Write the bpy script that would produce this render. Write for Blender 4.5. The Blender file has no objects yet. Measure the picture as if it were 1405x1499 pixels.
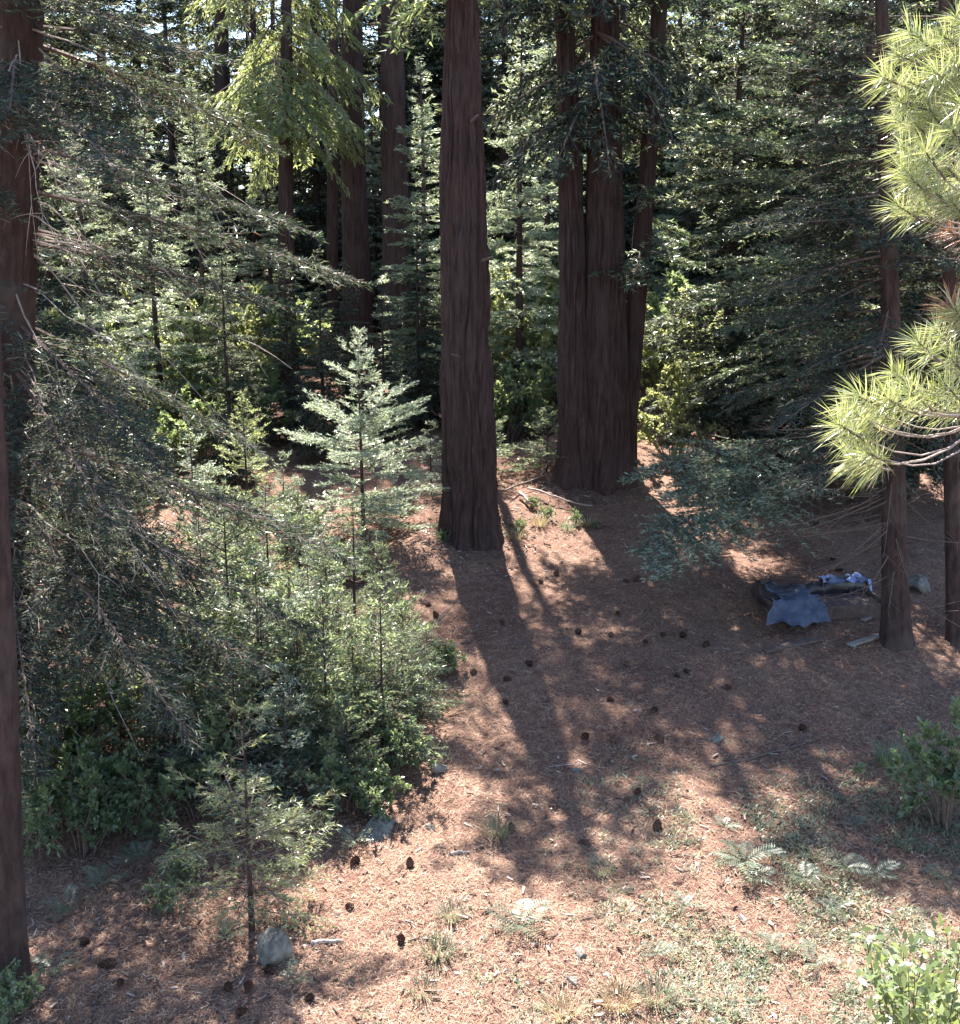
import bpy, math
import numpy as np
from mathutils import Vector

sc = bpy.context.scene
COL = sc.collection
PI = math.pi

# ---------------------------------------------------------------- camera
CAM_Z = 6.04
PITCH = math.radians(13.0)
FPX = 1700.0                    # focal length in photograph pixels (1405 x 1499)
cam_d = bpy.data.cameras.new('camera')
cam = bpy.data.objects.new('camera', cam_d)
COL.objects.link(cam)
cam.location = (0, 0, CAM_Z)
cam.rotation_euler = (math.pi / 2 - PITCH, 0, 0)
cam_d.sensor_fit = 'VERTICAL'
cam_d.sensor_height = 24.0
cam_d.lens = 24.0 * FPX / 1499.0
cam_d.clip_start = 0.05
cam_d.clip_end = 2000
sc.camera = cam

# ---------------------------------------------------------------- light
SUN_EL = math.radians(54)
SUN_AZ = math.radians(-9)       # from +Y towards -X
sun_dir = Vector((math.sin(SUN_AZ) * math.cos(SUN_EL), math.cos(SUN_AZ) * math.cos(SUN_EL), math.sin(SUN_EL)))
world = bpy.data.worlds.new('World')
sc.world = world
world.use_nodes = True
nt = world.node_tree
bg = nt.nodes['Background']
sky = nt.nodes.new('ShaderNodeTexSky')
sky.sky_type = 'NISHITA'
sky.sun_disc = False
sky.sun_elevation = SUN_EL
sky.sun_rotation = SUN_AZ
sky.altitude = 1200
nt.links.new(sky.outputs['Color'], bg.inputs['Color'])
bg.inputs['Strength'].default_value = 0.085
sun_d = bpy.data.lights.new('sun', 'SUN')
sun_d.energy = 5.0
sun_d.angle = math.radians(0.55)
sun_d.color = (1.0, 0.94, 0.85)
sun = bpy.data.objects.new('sun', sun_d)
sun.rotation_euler = sun_dir.to_track_quat('Z', 'Y').to_euler()
sun.location = (0, 0, 40)
COL.objects.link(sun)

sc.view_settings.view_transform = 'Standard'
sc.view_settings.look = 'None'
sc.view_settings.gamma = 1.0
sc.view_settings.exposure = 2.38
sc.cycles.max_bounces = 7
sc.cycles.diffuse_bounces = 4
sc.cycles.glossy_bounces = 2
sc.cycles.transmission_bounces = 4
sc.cycles.transparent_max_bounces = 4
sc.cycles.sample_clamp_indirect = 6
sc.cycles.caustics_reflective = False
sc.cycles.caustics_refractive = False
sc.cycles.use_denoising = True

# ---------------------------------------------------------------- numeric helpers
_tab = np.random.default_rng(99).random((256, 256))


def vnoise(x, y, per=None, s=0):
    x = np.asarray(x, float); y = np.asarray(y, float)
    xi = np.floor(x).astype(int); yi = np.floor(y).astype(int)
    fx = x - xi; fy = y - yi
    fx = fx * fx * (3 - 2 * fx); fy = fy * fy * (3 - 2 * fy)
    p = per or 256
    a, b = (xi % p + s * 37) % 256, ((xi + 1) % p + s * 37) % 256
    c, d = (yi + s * 91) % 256, (yi + 1 + s * 91) % 256
    return (_tab[a, c] * (1 - fx) + _tab[b, c] * fx) * (1 - fy) + (_tab[a, d] * (1 - fx) + _tab[b, d] * fx) * fy


def sstep(a, b, x):
    t = np.clip((x - a) / (b - a), 0, 1)
    return t * t * (3 - 2 * t)


MOUNDS = []                     # (x, y, height, radius)


def gz(x, y):
    """height of the ground"""
    x = np.asarray(x, float); y = np.asarray(y, float)
    t = np.clip((y - 22) / 18, 0, 1)
    z = 0.112 * np.minimum(y, 22) + 18 * (0.112 * t - 0.046 * t * t) + 0.02 * np.maximum(y - 40, 0)
    z = z + 0.22 * (vnoise(x / 3.1, y / 3.1, s=1) - .5) + 0.11 * (vnoise(x / .9, y / .9, s=2) - .5) + 0.065 * (vnoise(x / .36, y / .36, s=3) - .5)
    for (mx, my, h, r) in MOUNDS:
        z = z + h * np.exp(-((x - mx) ** 2 + (y - my) ** 2) / (r * r))
    return z


_F = np.array([0, math.cos(PITCH), -math.sin(PITCH)])
_U = np.array([0, math.sin(PITCH), math.cos(PITCH)])


def ray(px, py):
    d = _F + (px - 702.5) / FPX * np.array([1, 0, 0]) - (py - 749.5) / FPX * _U
    return d / d[1]


def P(px, py, Y):
    """world point seen at a photograph pixel, Y metres ahead"""
    return np.array([0, 0, CAM_Z]) + ray(px, py) * Y


def G(px, py):
    """ground point seen at a photograph pixel"""
    d = ray(px, py)
    lo, hi = 2.0, 90.0
    ys = np.linspace(lo, hi, 1800)
    f = CAM_Z + d[2] * ys - gz(d[0] * ys, ys)
    k = int(np.argmax(f < 0)) if (f < 0).any() else len(ys) - 1
    y = ys[k]
    return np.array([d[0] * y, y, float(gz(d[0] * y, y))])


def nrm(v):
    return v / np.maximum(np.linalg.norm(v, axis=-1, keepdims=True), 1e-9)


# ---------------------------------------------------------------- mesh helpers
class MB:
    def __init__(self):
        self.v = []; self.f = []; self.n = 0

    def add(self, V, F, mat=0):
        V = np.asarray(V, np.float32).reshape(-1, 3); F = np.asarray(F, np.int64)
        mats = np.broadcast_to(np.asarray(mat, np.int32), (len(F),))
        self.v.append(V); self.f.append((F + self.n, mats)); self.n += len(V)
        return self

    def tris(self, A, B, C, mat=0):
        n = len(A)
        V = np.stack([A, B, C], 1).reshape(-1, 3)
        return self.add(V, np.arange(n * 3).reshape(-1, 3), mat)

    def kites(self, A, B, C, D, mat=0):
        n = len(A)
        V = np.stack([A, B, C, D], 1).reshape(-1, 3)
        return self.add(V, np.arange(n * 4).reshape(-1, 4), mat)

    def tube(self, pts, rad, sides=5, cap=True, mat=0):
        pts = np.asarray(pts, float); n = len(pts)
        rad = np.broadcast_to(np.asarray(rad, float), (n,))
        tan = nrm(np.gradient(pts, axis=0))
        ref = np.array([0.0, 0, 1]) if abs(tan[:, 2]).mean() < .8 else np.array([1.0, 0, 0])
        s = nrm(np.cross(tan, ref)); u = np.cross(s, tan)
        a = np.linspace(0, 2 * PI, sides, endpoint=False)
        V = pts[:, None] + rad[:, None, None] * (np.cos(a)[None, :, None] * s[:, None] + np.sin(a)[None, :, None] * u[:, None])
        i, j = np.meshgrid(np.arange(n - 1), np.arange(sides), indexing='ij')
        j2 = (j + 1) % sides
        F = np.stack([i * sides + j, i * sides + j2, (i + 1) * sides + j2, (i + 1) * sides + j], -1).reshape(-1, 4)
        self.add(V.reshape(-1, 3), F, mat)
        if cap:
            for e, k in ((0, -1), (n - 1, 1)):
                ring = V[e]
                idx = np.arange(sides)
                self.add(np.vstack([ring, pts[e][None]]), np.stack([idx, (idx + 1) % sides, np.full(sides, sides)], 1)[:, ::k], mat)
        return self

    def mesh(self, name, mats, smooth=False):
        me = bpy.data.meshes.new(name)
        V = np.concatenate(self.v)
        idx = np.concatenate([f.reshape(-1) for f, _ in self.f])
        tot = np.concatenate([np.full(len(f), f.shape[1]) for f, _ in self.f])
        mi = np.concatenate([m for _, m in self.f]).astype(np.int32)
        start = np.concatenate([[0], np.cumsum(tot)[:-1]])
        me.vertices.add(len(V)); me.vertices.foreach_set('co', V.astype(np.float32).reshape(-1))
        me.loops.add(len(idx)); me.loops.foreach_set('vertex_index', idx.astype(np.int32))
        me.polygons.add(len(tot)); me.polygons.foreach_set('loop_start', start.astype(np.int32))
        me.polygons.foreach_set('material_index', mi)
        me.polygons.foreach_set('use_smooth', np.full(len(tot), smooth))
        for m in mats:
            me.materials.append(m)
        me.update(calc_edges=True)
        me.validate()
        return me


JOINED = {'branches', 'crown', 'stems', 'leaves', 'needles', 'dead_branches', 'dead_twigs', 'inner_leaves'}


def link(name, me, parent=None, loc=None, rot=None, scale=None):
    o = bpy.data.objects.new(name, me)
    if name in JOINED:
        o['kind'] = 'stuff'
    COL.objects.link(o)
    if parent is not None:
        o.parent = parent
    if loc is not None:
        o.location = [float(v) for v in loc]
    if rot is not None:
        o.rotation_euler = rot
    if scale is not None:
        o.scale = scale if hasattr(scale, '__len__') else (scale,) * 3
    return o


def tag(o, label, cat, group=None):
    o['label'] = label; o['category'] = cat
    if group:
        o['group'] = group
    return o


def empty(name, loc, label, cat, group=None, rz=0.0, scale=1.0):
    o = link(name, None, None, loc, (0, 0, rz), scale)
    o.empty_display_size = .2
    return tag(o, label, cat, group)


# ---------------------------------------------------------------- materials
def new_mat(name):
    m = bpy.data.materials.new(name); m.use_nodes = True
    n = m.node_tree.nodes; l = m.node_tree.links
    return m, n, l, n['Principled BSDF'], n['Material Output']


def ramp(n, stops):
    r = n.new('ShaderNodeValToRGB')
    e = r.color_ramp.elements
    while len(e) < len(stops):
        e.new(.5)
    for k, (p, c) in enumerate(stops):
        e[k].position = p; e[k].color = (*c, 1)
    return r


def noise(n, l, coord, scale, detail=4, rough=.6, stretch=None):
    t = n.new('ShaderNodeTexNoise')
    t.inputs['Scale'].default_value = scale; t.inputs['Detail'].default_value = detail; t.inputs['Roughness'].default_value = rough
    if stretch:
        mp = n.new('ShaderNodeMapping'); mp.inputs['Scale'].default_value = stretch
        l.new(coord, mp.inputs['Vector']); coord = mp.outputs['Vector']
    l.new(coord, t.inputs['Vector'])
    return t


def leaf_mat(name, dark, light, trans, fac=.4, rough=.45, spec=.5, nscale=3.0):
    m, n, l, b, out = new_mat(name)
    geo = n.new('ShaderNodeNewGeometry'); oi = n.new('ShaderNodeObjectInfo')
    t = noise(n, l, geo.outputs['Position'], nscale, 3)
    add = n.new('ShaderNodeMath'); add.operation = 'MULTIPLY_ADD'
    l.new(oi.outputs['Random'], add.inputs[0]); add.inputs[1].default_value = .3
    l.new(t.outputs['Fac'], add.inputs[2])
    r = ramp(n, [(.35, dark), (.85, light)])
    l.new(add.outputs[0], r.inputs['Fac'])
    l.new(r.outputs['Color'], b.inputs['Base Color'])
    b.inputs['Roughness'].default_value = rough
    b.inputs['Specular IOR Level'].default_value = spec
    tr = n.new('ShaderNodeBsdfTranslucent'); tr.inputs['Color'].default_value = (*trans, 1)
    mx = n.new('ShaderNodeMixShader'); mx.inputs['Fac'].default_value = fac
    l.new(b.outputs[0], mx.inputs[1]); l.new(tr.outputs[0], mx.inputs[2]); l.new(mx.outputs[0], out.inputs['Surface'])
    return m


def bark_mat(name, dark, light, scale=9.0, stretch=(1, 1, .12), bump=.5, grey=None):
    m, n, l, b, out = new_mat(name)
    tc = n.new('ShaderNodeTexCoord')
    t = noise(n, l, tc.outputs['Object'], scale, 6, .7, stretch)
    t2 = noise(n, l, tc.outputs['Object'], 1.3, 3)
    r = ramp(n, [(.3, dark), (.72, light)])
    l.new(t.outputs['Fac'], r.inputs['Fac'])
    col = r.outputs['Color']
    if grey:
        mx = n.new('ShaderNodeMixRGB'); rr = ramp(n, [(.5, (0, 0, 0)), (.75, (.7, .7, .7))])
        l.new(t2.outputs['Fac'], rr.inputs['Fac']); l.new(rr.outputs['Color'], mx.inputs['Fac'])
        l.new(col, mx.inputs['Color1']); mx.inputs['Color2'].default_value = (*grey, 1); col = mx.outputs['Color']
    l.new(col, b.inputs['Base Color'])
    b.inputs['Roughness'].default_value = .9; b.inputs['Specular IOR Level'].default_value = .2
    bp = n.new('ShaderNodeBump'); bp.inputs['Strength'].default_value = bump; bp.inputs['Distance'].default_value = .03
    tf = noise(n, l, tc.outputs['Object'], scale * 4, 5, .7, stretch)
    l.new(tf.outputs['Fac'], bp.inputs['Height']); l.new(bp.outputs[0], b.inputs['Normal'])
    return m


def flat_mat(name, c1, c2, scale=20, rough=.8, spec=.3, bump=.3, trans=0.0):
    m, n, l, b, out = new_mat(name)
    tc = n.new('ShaderNodeTexCoord'); oi = n.new('ShaderNodeObjectInfo')
    t = noise(n, l, tc.outputs['Object'], scale, 5, .65)
    r = ramp(n, [(.32, c1), (.7, c2)])
    l.new(t.outputs['Fac'], r.inputs['Fac']); l.new(r.outputs['Color'], b.inputs['Base Color'])
    b.inputs['Roughness'].default_value = rough; b.inputs['Specular IOR Level'].default_value = spec
    bp = n.new('ShaderNodeBump'); bp.inputs['Strength'].default_value = bump; bp.inputs['Distance'].default_value = .02
    l.new(t.outputs['Fac'], bp.inputs['Height']); l.new(bp.outputs[0], b.inputs['Normal'])
    if trans:
        tr = n.new('ShaderNodeBsdfTranslucent'); tr.inputs['Color'].default_value = (*c2, 1)
        mx = n.new('ShaderNodeMixShader'); mx.inputs['Fac'].default_value = trans
        l.new(b.outputs[0], mx.inputs[1]); l.new(tr.outputs[0], mx.inputs[2]); l.new(mx.outputs[0], out.inputs['Surface'])
    return m


M = {}
M['cedar_bark'] = bark_mat('cedar_bark', (.019, .011, .0105), (.098, .058, .051), 20, grey=(.068, .050, .047))
M['fir_bark'] = bark_mat('fir_bark', (.024, .016, .0155), (.095, .060, .052), 16, (1, 1, .3), grey=(.12, .10, .09))
M['twig'] = flat_mat('twig_bark', (.075, .05, .042), (.19, .14, .12), 25)
M['dead_wood'] = flat_mat('dead_wood', (.22, .17, .15), (.48, .40, .36), 18)
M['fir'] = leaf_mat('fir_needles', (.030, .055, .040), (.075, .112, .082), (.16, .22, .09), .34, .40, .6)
M['fir_dark'] = leaf_mat('shaded_fir_needles', (.017, .028, .024), (.044, .058, .048), (.09, .105, .055), .20, .65, .2)  # darker copy of the fir needles, backlit shade put into the colour
M['fir_new'] = leaf_mat('fir_new_needles', (.09, .138, .10), (.19, .235, .175), (.40, .46, .22), .46, .36, .8)
M['blue_fir'] = leaf_mat('pale_fir_needles', (.22, .28, .22), (.41, .47, .39), (.48, .54, .36), .42, .34, .8)
M['cedar'] = leaf_mat('cedar_sprays', (.12, .155, .055), (.25, .28, .12), (.46, .50, .19), .48, .42, .6)
M['bush'] = leaf_mat('bush_leaves', (.085, .135, .07), (.19, .24, .135), (.32, .40, .15), .40, .32, .8)
M['gold'] = leaf_mat('golden_leaves', (.17, .20, .09), (.33, .34, .18), (.52, .54, .22), .5, .3, .9)
M['brown_needle'] = leaf_mat('dead_needles', (.07, .038, .026), (.15, .085, .058), (.2, .11, .06), .25, .7, .15)
M['pine'] = leaf_mat('pine_needles', (.11, .165, .045), (.23, .28, .10), (.40, .45, .12), .38, .3, .8, 8)
M['pine_pale'] = leaf_mat('pale_pine_needles', (.29, .32, .17), (.46, .48, .30), (.54, .55, .24), .34, .28, .8, 8)  # whitish sun highlights on the tufts, put into the needle colour
M['pine_dead'] = leaf_mat('rusty_pine_needles', (.20, .10, .07), (.36, .20, .15), (.35, .18, .1), .3, .5, .4, 8)
M['herb'] = leaf_mat('herb_leaves', (.09, .125, .085), (.19, .23, .17), (.24, .29, .15), .35, .4, .6)
M['straw'] = leaf_mat('dry_grass', (.25, .20, .11), (.46, .39, .24), (.45, .37, .2), .3, .5, .4)
M['rock'] = flat_mat('granite', (.07, .064, .057), (.26, .245, .215), 13, .9, .25, 1.0)
M['cone'] = flat_mat('cone_scales', (.055, .028, .020), (.19, .105, .075), 60, .8)


def litter_mat(name, col, c2):
    m, n, l, b, out = new_mat(name)
    geo = n.new('ShaderNodeNewGeometry')
    t = noise(n, l, geo.outputs['Position'], 11, 3)
    r = ramp(n, [(.35, col), (.7, c2)])
    l.new(t.outputs['Fac'], r.inputs['Fac']); l.new(r.outputs['Color'], b.inputs['Base Color'])
    b.inputs['Roughness'].default_value = .6; b.inputs['Specular IOR Level'].default_value = .4
    return m


M['lit_a'] = litter_mat('litter_tan', (.31, .185, .12), (.44, .29, .195))
M['lit_b'] = litter_mat('litter_rust', (.19, .092, .068), (.30, .16, .12))
M['lit_c'] = litter_mat('litter_straw', (.42, .32, .22), (.56, .46, .33))

m, n, l, b, out = new_mat('forest_floor')
tc = n.new('ShaderNodeTexCoord')
t1 = noise(n, l, tc.outputs['Object'], .55, 4, .6)
t2 = noise(n, l, tc.outputs['Object'], 5.5, 6, .7)
t3 = noise(n, l, tc.outputs['Object'], 40, 5, .75, (1, .55, 1))
r1 = ramp(n, [(.30, (.118, .064, .048)), (.5, (.205, .120, .088)), (.72, (.30, .195, .14))])
mx1 = n.new('ShaderNodeMixRGB'); mx1.blend_type = 'MIX'; mx1.inputs['Fac'].default_value = .5
l.new(t1.outputs['Fac'], mx1.inputs['Color1']); l.new(t2.outputs['Fac'], mx1.inputs['Color2'])
l.new(mx1.outputs['Color'], r1.inputs['Fac'])
r3 = ramp(n, [(.36, (.42, .38, .38)), (.52, (.95, .95, .95)), (.70, (1.75, 1.65, 1.55))])
l.new(t3.outputs['Fac'], r3.inputs['Fac'])
mu = n.new('ShaderNodeMixRGB'); mu.blend_type = 'MULTIPLY'; mu.inputs['Fac'].default_value = .85
l.new(r1.outputs['Color'], mu.inputs['Color1']); l.new(r3.outputs['Color'], mu.inputs['Color2'])
l.new(mu.outputs['Color'], b.inputs['Base Color'])
b.inputs['Roughness'].default_value = .95; b.inputs['Specular IOR Level'].default_value = .15
bp = n.new('ShaderNodeBump'); bp.inputs['Strength'].default_value = .9; bp.inputs['Distance'].default_value = .03
l.new(t3.outputs['Fac'], bp.inputs['Height']); l.new(bp.outputs[0], b.inputs['Normal'])
M['floor'] = m

# ---------------------------------------------------------------- ground
T1 = G(690, 780)
MOUNDS += [(T1[0], T1[1] + .1, .16, 1.3), (T1[0], T1[1] + .35, .20, .62)]
T2 = G(865, 692)
MOUNDS += [(T2[0], T2[1] + .3, .24, 1.8), (T2[0], T2[1] + .45, .25, .95)]
BANK = G(610, 830)
MOUNDS += [(BANK[0], BANK[1] + .3, .20, .55)]
T1 = G(690, 783); T2 = G(865, 695)


def grid_axis(parts):
    return np.unique(np.concatenate([np.arange(a, b, s) for a, b, s in parts]))


xs = grid_axis([(-160, -30, 10), (-30, -8, 1.0), (-8, 8, .09), (8, 30, 1.0), (30, 161, 10)])
ysg = grid_axis([(-30, 4, 2.0), (4, 20, .09), (20, 32, .3), (32, 70, 2.0), (70, 421, 25)])
X, Y = np.meshgrid(xs, ysg, indexing='ij')
Z = gz(X, Y)
nx, ny = X.shape
i, j = np.meshgrid(np.arange(nx - 1), np.arange(ny - 1), indexing='ij')
F = np.stack([i * ny + j, (i + 1) * ny + j, (i + 1) * ny + j + 1, i * ny + j + 1], -1).reshape(-1, 4)
ground = link('ground', MB().add(np.stack([X, Y, Z], -1), F).mesh('ground', [M['floor']], True))
ground['kind'] = 'structure'

# ---------------------------------------------------------------- plant builders


def trunk_mesh(name, H, r0, r1, mat, seed, ns=24, nh=40, flare=.35, flare_h=.5, furrow=.0, kf=26, lean=(0, 0), sway=.04, sink=.25, dense_to=None, tp=.9):
    """tapered trunk with root flare and vertical furrows, local base at z = 0"""
    if dense_to and dense_to < H:
        zz = np.concatenate([np.linspace(-sink, dense_to, nh), np.linspace(dense_to, H, max(6, nh // 8))[1:]])
    else:
        zz = np.linspace(-sink, H, nh)
    a = np.linspace(0, 2 * PI, ns, endpoint=False)
    A, Zz = np.meshgrid(a, zz, indexing='ij')
    u = np.clip(Zz / H, 0, 1)
    r = r0 + (r1 - r0) * u ** tp
    lob = .5 + .5 * np.cos(A * 5 + seed + 1.3 * np.cos(A * 2 + seed))
    r = r * (1 + flare * (.45 + .55 * lob) * np.exp(-np.maximum(Zz, -.2) / flare_h))
    if furrow:
        k = kf
        warp = 1.6 * (vnoise(A / (2 * PI) * 8, Zz * 1.1, per=8, s=seed % 5 + 4) - .5)
        w2 = .7 * (vnoise(A / (2 * PI) * 30, Zz * 3.2, per=30, s=seed % 5 + 6) - .5)
        n1 = vnoise(A / (2 * PI) * k + warp + w2, Zz * .55, per=k, s=seed % 7 + 8)
        g1 = np.exp(-((2 * n1 - 1) / .26) ** 2)
        n2 = vnoise(A / (2 * PI) * k * 2 + warp * 2, Zz * 1.3, per=k * 2, s=seed % 7 + 10)
        g2 = np.exp(-((2 * n2 - 1) / .30) ** 2)
        n3 = vnoise(A / (2 * PI) * k * 3, Zz * 9, per=k * 3, s=3)
        r = r + furrow * (.5 * (n1 - .5) - .75 * g1 - .35 * g2 + .25 * (n3 - .5))
    sx = sway * np.sin(Zz * .5 + seed) * np.minimum(np.maximum(Zz, 0) / 2, 1)
    Xx = r * np.cos(A) + lean[0] * Zz + sx
    Yy = r * np.sin(A) + lean[1] * Zz
    V = np.stack([Xx, Yy, Zz], -1).reshape(-1, 3)
    nz = len(zz)
    i, j = np.meshgrid(np.arange(ns), np.arange(nz - 1), indexing='ij')
    i2 = (i + 1) % ns
    F = np.stack([i * nz + j, i2 * nz + j, i2 * nz + j + 1, i * nz + j + 1], -1).reshape(-1, 4)
    mb = MB().add(V, F)
    top = V.reshape(ns, nz, 3)[:, -1]
    mb.add(np.vstack([top, top.mean(0)[None]]), np.stack([np.arange(ns), (np.arange(ns) + 1) % ns, np.full(ns, ns)], 1))
    return mb.mesh(name, [mat], True)


def twigs_of(rng, base, dirs, L, sag, dens, k, ang=60, hang=0.0, tmin=.12, tmax=1.0):
    """side twigs along curved branches; sag bends them: z += sag*L*t^2"""
    cnt = np.maximum((L * dens).astype(int), 4)
    idx = np.repeat(np.arange(len(L)), cnt)
    t = rng.uniform(tmin, tmax, len(idx)) ** .85
    d = dirs[idx]; Lb = L[idx]
    p = base[idx] + d * (Lb * t)[:, None]
    p[:, 2] += sag[idx] * Lb * t * t
    tan = d.copy(); tan[:, 2] += 2 * sag[idx] * t; tan = nrm(tan)
    side = nrm(np.cross(tan, [0, 0, 1.0]))
    up = np.cross(side, tan)
    s = np.where(rng.random(len(idx)) < .5, -1.0, 1.0)
    th = np.radians(ang + rng.normal(0, 12, len(idx))) * (1 - .55 * t ** 2)
    td = tan * np.cos(th)[:, None] + side * (s * np.sin(th))[:, None] + up * rng.normal(.02, .13, len(idx))[:, None]
    td[:, 2] -= hang * rng.uniform(.5, 1.2, len(idx))
    td = nrm(td)
    l = (k * Lb * (1 - t) ** .8 * rng.uniform(.55, 1.1, len(idx)) + .06 * np.minimum(Lb, 1) + .05)
    return p, td, up, l


def needles_of(rng, p, td, up, l, dens, nl, nw, spread=.75, droop=.0, flat=.35):
    cnt = np.maximum((l * dens).astype(int), 3)
    idx = np.repeat(np.arange(len(l)), cnt)
    u = rng.uniform(.05, 1.0, len(idx))
    d = td[idx]
    b = p[idx] + d * (l[idx] * u)[:, None]
    b[:, 2] -= droop * l[idx] * u * u
    side = nrm(np.cross(d, up[idx]) + 1e-6)
    s = np.where(rng.random(len(idx)) < .5, -1.0, 1.0) * rng.uniform(.5, 1.2, len(idx))
    nd = d * rng.uniform(.35, .9, len(idx))[:, None] + side * (s * spread)[:, None] + up[idx] * rng.normal(.1, flat, len(idx))[:, None]
    nd[:, 2] -= droop
    nd = nrm(nd)
    w = nrm(np.cross(nd, rng.normal(0, .8, (len(idx), 3)) + up[idx] * .6))
    ln = nl * rng.uniform(.65, 1.2, len(idx))
    hw = nw * .5 * rng.uniform(.7, 1.2, len(idx))
    return b - w * hw[:, None], b + w * hw[:, None], b + nd * ln[:, None]


def crown_parts(rng, H, cb, Lmax, nb, e0=-8, e1=38, sag=-.10, dens=22, k=.42, ndens=42, nl=.05, nw=.010, hang=0.0, droop=0.0,
                shape=.75, lean=(0, 0), mixp=(.8, .17, .03), r_branch=.018, sides=4, az_fn=None, L_jit=(.6, 1.12), flat=.35, twig_w=.006, spread=.75,
                low=0.35, ang=60):
    """returns (limbs MB, foliage MB) of a conifer crown"""
    u = np.sort(rng.random(nb) ** 1.15)
    az = rng.uniform(0, 2 * PI, nb) if az_fn is None else az_fn(rng, nb)
    h = cb + (H - cb) * u
    L = Lmax * np.minimum((1 - u) ** shape + .04, 1) * rng.uniform(*L_jit, nb) * (1 - low * np.exp(-u / .08))
    el = np.radians(e0 + (e1 - e0) * u + rng.normal(0, 5, nb))
    base = np.stack([lean[0] * h, lean[1] * h, h], 1)
    d = np.stack([np.cos(az) * np.cos(el), np.sin(az) * np.cos(el), np.sin(el)], 1)
    sg = np.full(nb, sag) * rng.uniform(.5, 1.4, nb)
    limbs = MB()
    tt = np.linspace(0, 1, 5)
    for q in range(nb):
        pts = base[q] + d[q] * (L[q] * tt)[:, None]
        pts[:, 2] += sg[q] * L[q] * tt * tt
        rr = r_branch * (.35 + .65 * L[q] / Lmax) * (1 - .85 * tt)
        limbs.tube(pts, rr, sides, False)
    p, td, up, l = twigs_of(rng, base, d, L, sg, dens, k, ang, hang)
    w = nrm(np.cross(td, up)) * twig_w
    limbs.tris(p - w, p + w, p + td * l[:, None] - np.array([0, 0, 1]) * (droop * l)[:, None])
    A, B, C = needles_of(rng, p, td, up, l, ndens, nl, nw, spread, droop, flat)
    fol = MB()
    mi = rng.choice(len(mixp), len(A), p=mixp)
    fol.tris(A, B, C, mi)
    return limbs, fol


def shrub_parts(rng, H, R, stems, leaves, ll, lw, mixp=(.85, .15), up_bias=.35, arch=.3):
    limbs = MB(); fol = MB()
    Bs = []; Ds = []
    for q in range(stems):
        az = rng.uniform(0, 2 * PI); rr = R * math.sqrt(rng.random()) * rng.uniform(.6, 1.1)
        hh = H * rng.uniform(.55, 1.05) * (1 - .35 * (rr / R) ** 2)
        t = np.linspace(0, 1, 6)
        b0 = np.array([math.cos(az), math.sin(az), 0]) * rr * .25
        pts = b0 + np.stack([np.cos(az + .4 * t) * rr * .8 * t ** 1.3, np.sin(az + .4 * t) * rr * .8 * t ** 1.3, hh * (t - arch * .35 * t ** 3)], 1)
        pts[0, 2] -= .06
        limbs.tube(pts, .010 * (1 - .75 * t) * (H / 1.0) ** .5 + .0015, 4, False)
        for w in range(5):                       # side twigs
            u = rng.uniform(.35, 1.0); kk = min(int(u * 5), 4); f = u * 5 - kk
            pb = pts[kk] * (1 - f) + pts[kk + 1] * f
            dd = nrm(rng.normal(0, 1, 3) + np.array([0, 0, .5])); ln = rng.uniform(.15, .4) * R
            tw = pb + dd * np.linspace(0, ln, 3)[:, None]
            limbs.tube(tw, [.004, .003, .001], 3, False)
            nn = max(3, int(leaves / stems / 5))
            uu = rng.uniform(.2, 1.05, nn)
            Bs.append(pb + dd * (ln * uu)[:, None]); Ds.append(np.repeat(dd[None], nn, 0))
    Bp = np.concatenate(Bs); D = np.concatenate(Ds)
    ld = nrm(D * .5 + rng.normal(0, .6, D.shape) + np.array([0, 0, up_bias]))
    s = nrm(np.cross(ld, rng.normal(0, .5, D.shape) + np.array([0, 0, 1.0])))
    nrmv = np.cross(s, ld)
    L = ll * rng.uniform(.6, 1.2, len(Bp))[:, None]; W = lw * rng.uniform(.7, 1.15, len(Bp))[:, None] * .5
    mid = Bp + ld * L * .55
    fol.kites(Bp, mid + s * W + nrmv * W * .35, Bp + ld * L, mid - s * W + nrmv * W * .35, rng.choice(len(mixp), len(Bp), p=mixp))
    return limbs, fol


def make_tree(name, loc, label, cat, trunk_me, limb_me, fol_me, group=None, rz=0.0, scale=1.0):
    t = empty(name, loc, label, cat, group, rz, scale)
    if trunk_me: link('trunk', trunk_me, t)
    if limb_me: link('branches', limb_me, t)
    if fol_me: link('crown', fol_me, t)
    return t


def copy_tree(src, loc, rz, scale, label=None, group=None):
    r = src.copy(); COL.objects.link(r)
    r.location = [float(v) for v in loc]; r.rotation_euler = (0, 0, rz); r.scale = scale if hasattr(scale, '__len__') else (scale,) * 3
    if label: r['label'] = label
    if group: r['group'] = group
    for ch in src.children:
        c = ch.copy(); COL.objects.link(c); c.parent = r
    return r


def lean_to(base, px, py):
    """lean (dx/dz) so that a trunk at base passes a photograph pixel"""
    q = P(px, py, base[1])
    return ((q[0] - base[0]) / (q[2] - base[2]), 0.0)


NEEDLES = lambda a='fir', b='fir_new', c='brown_needle': [M[a], M[b], M[c]]

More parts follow.
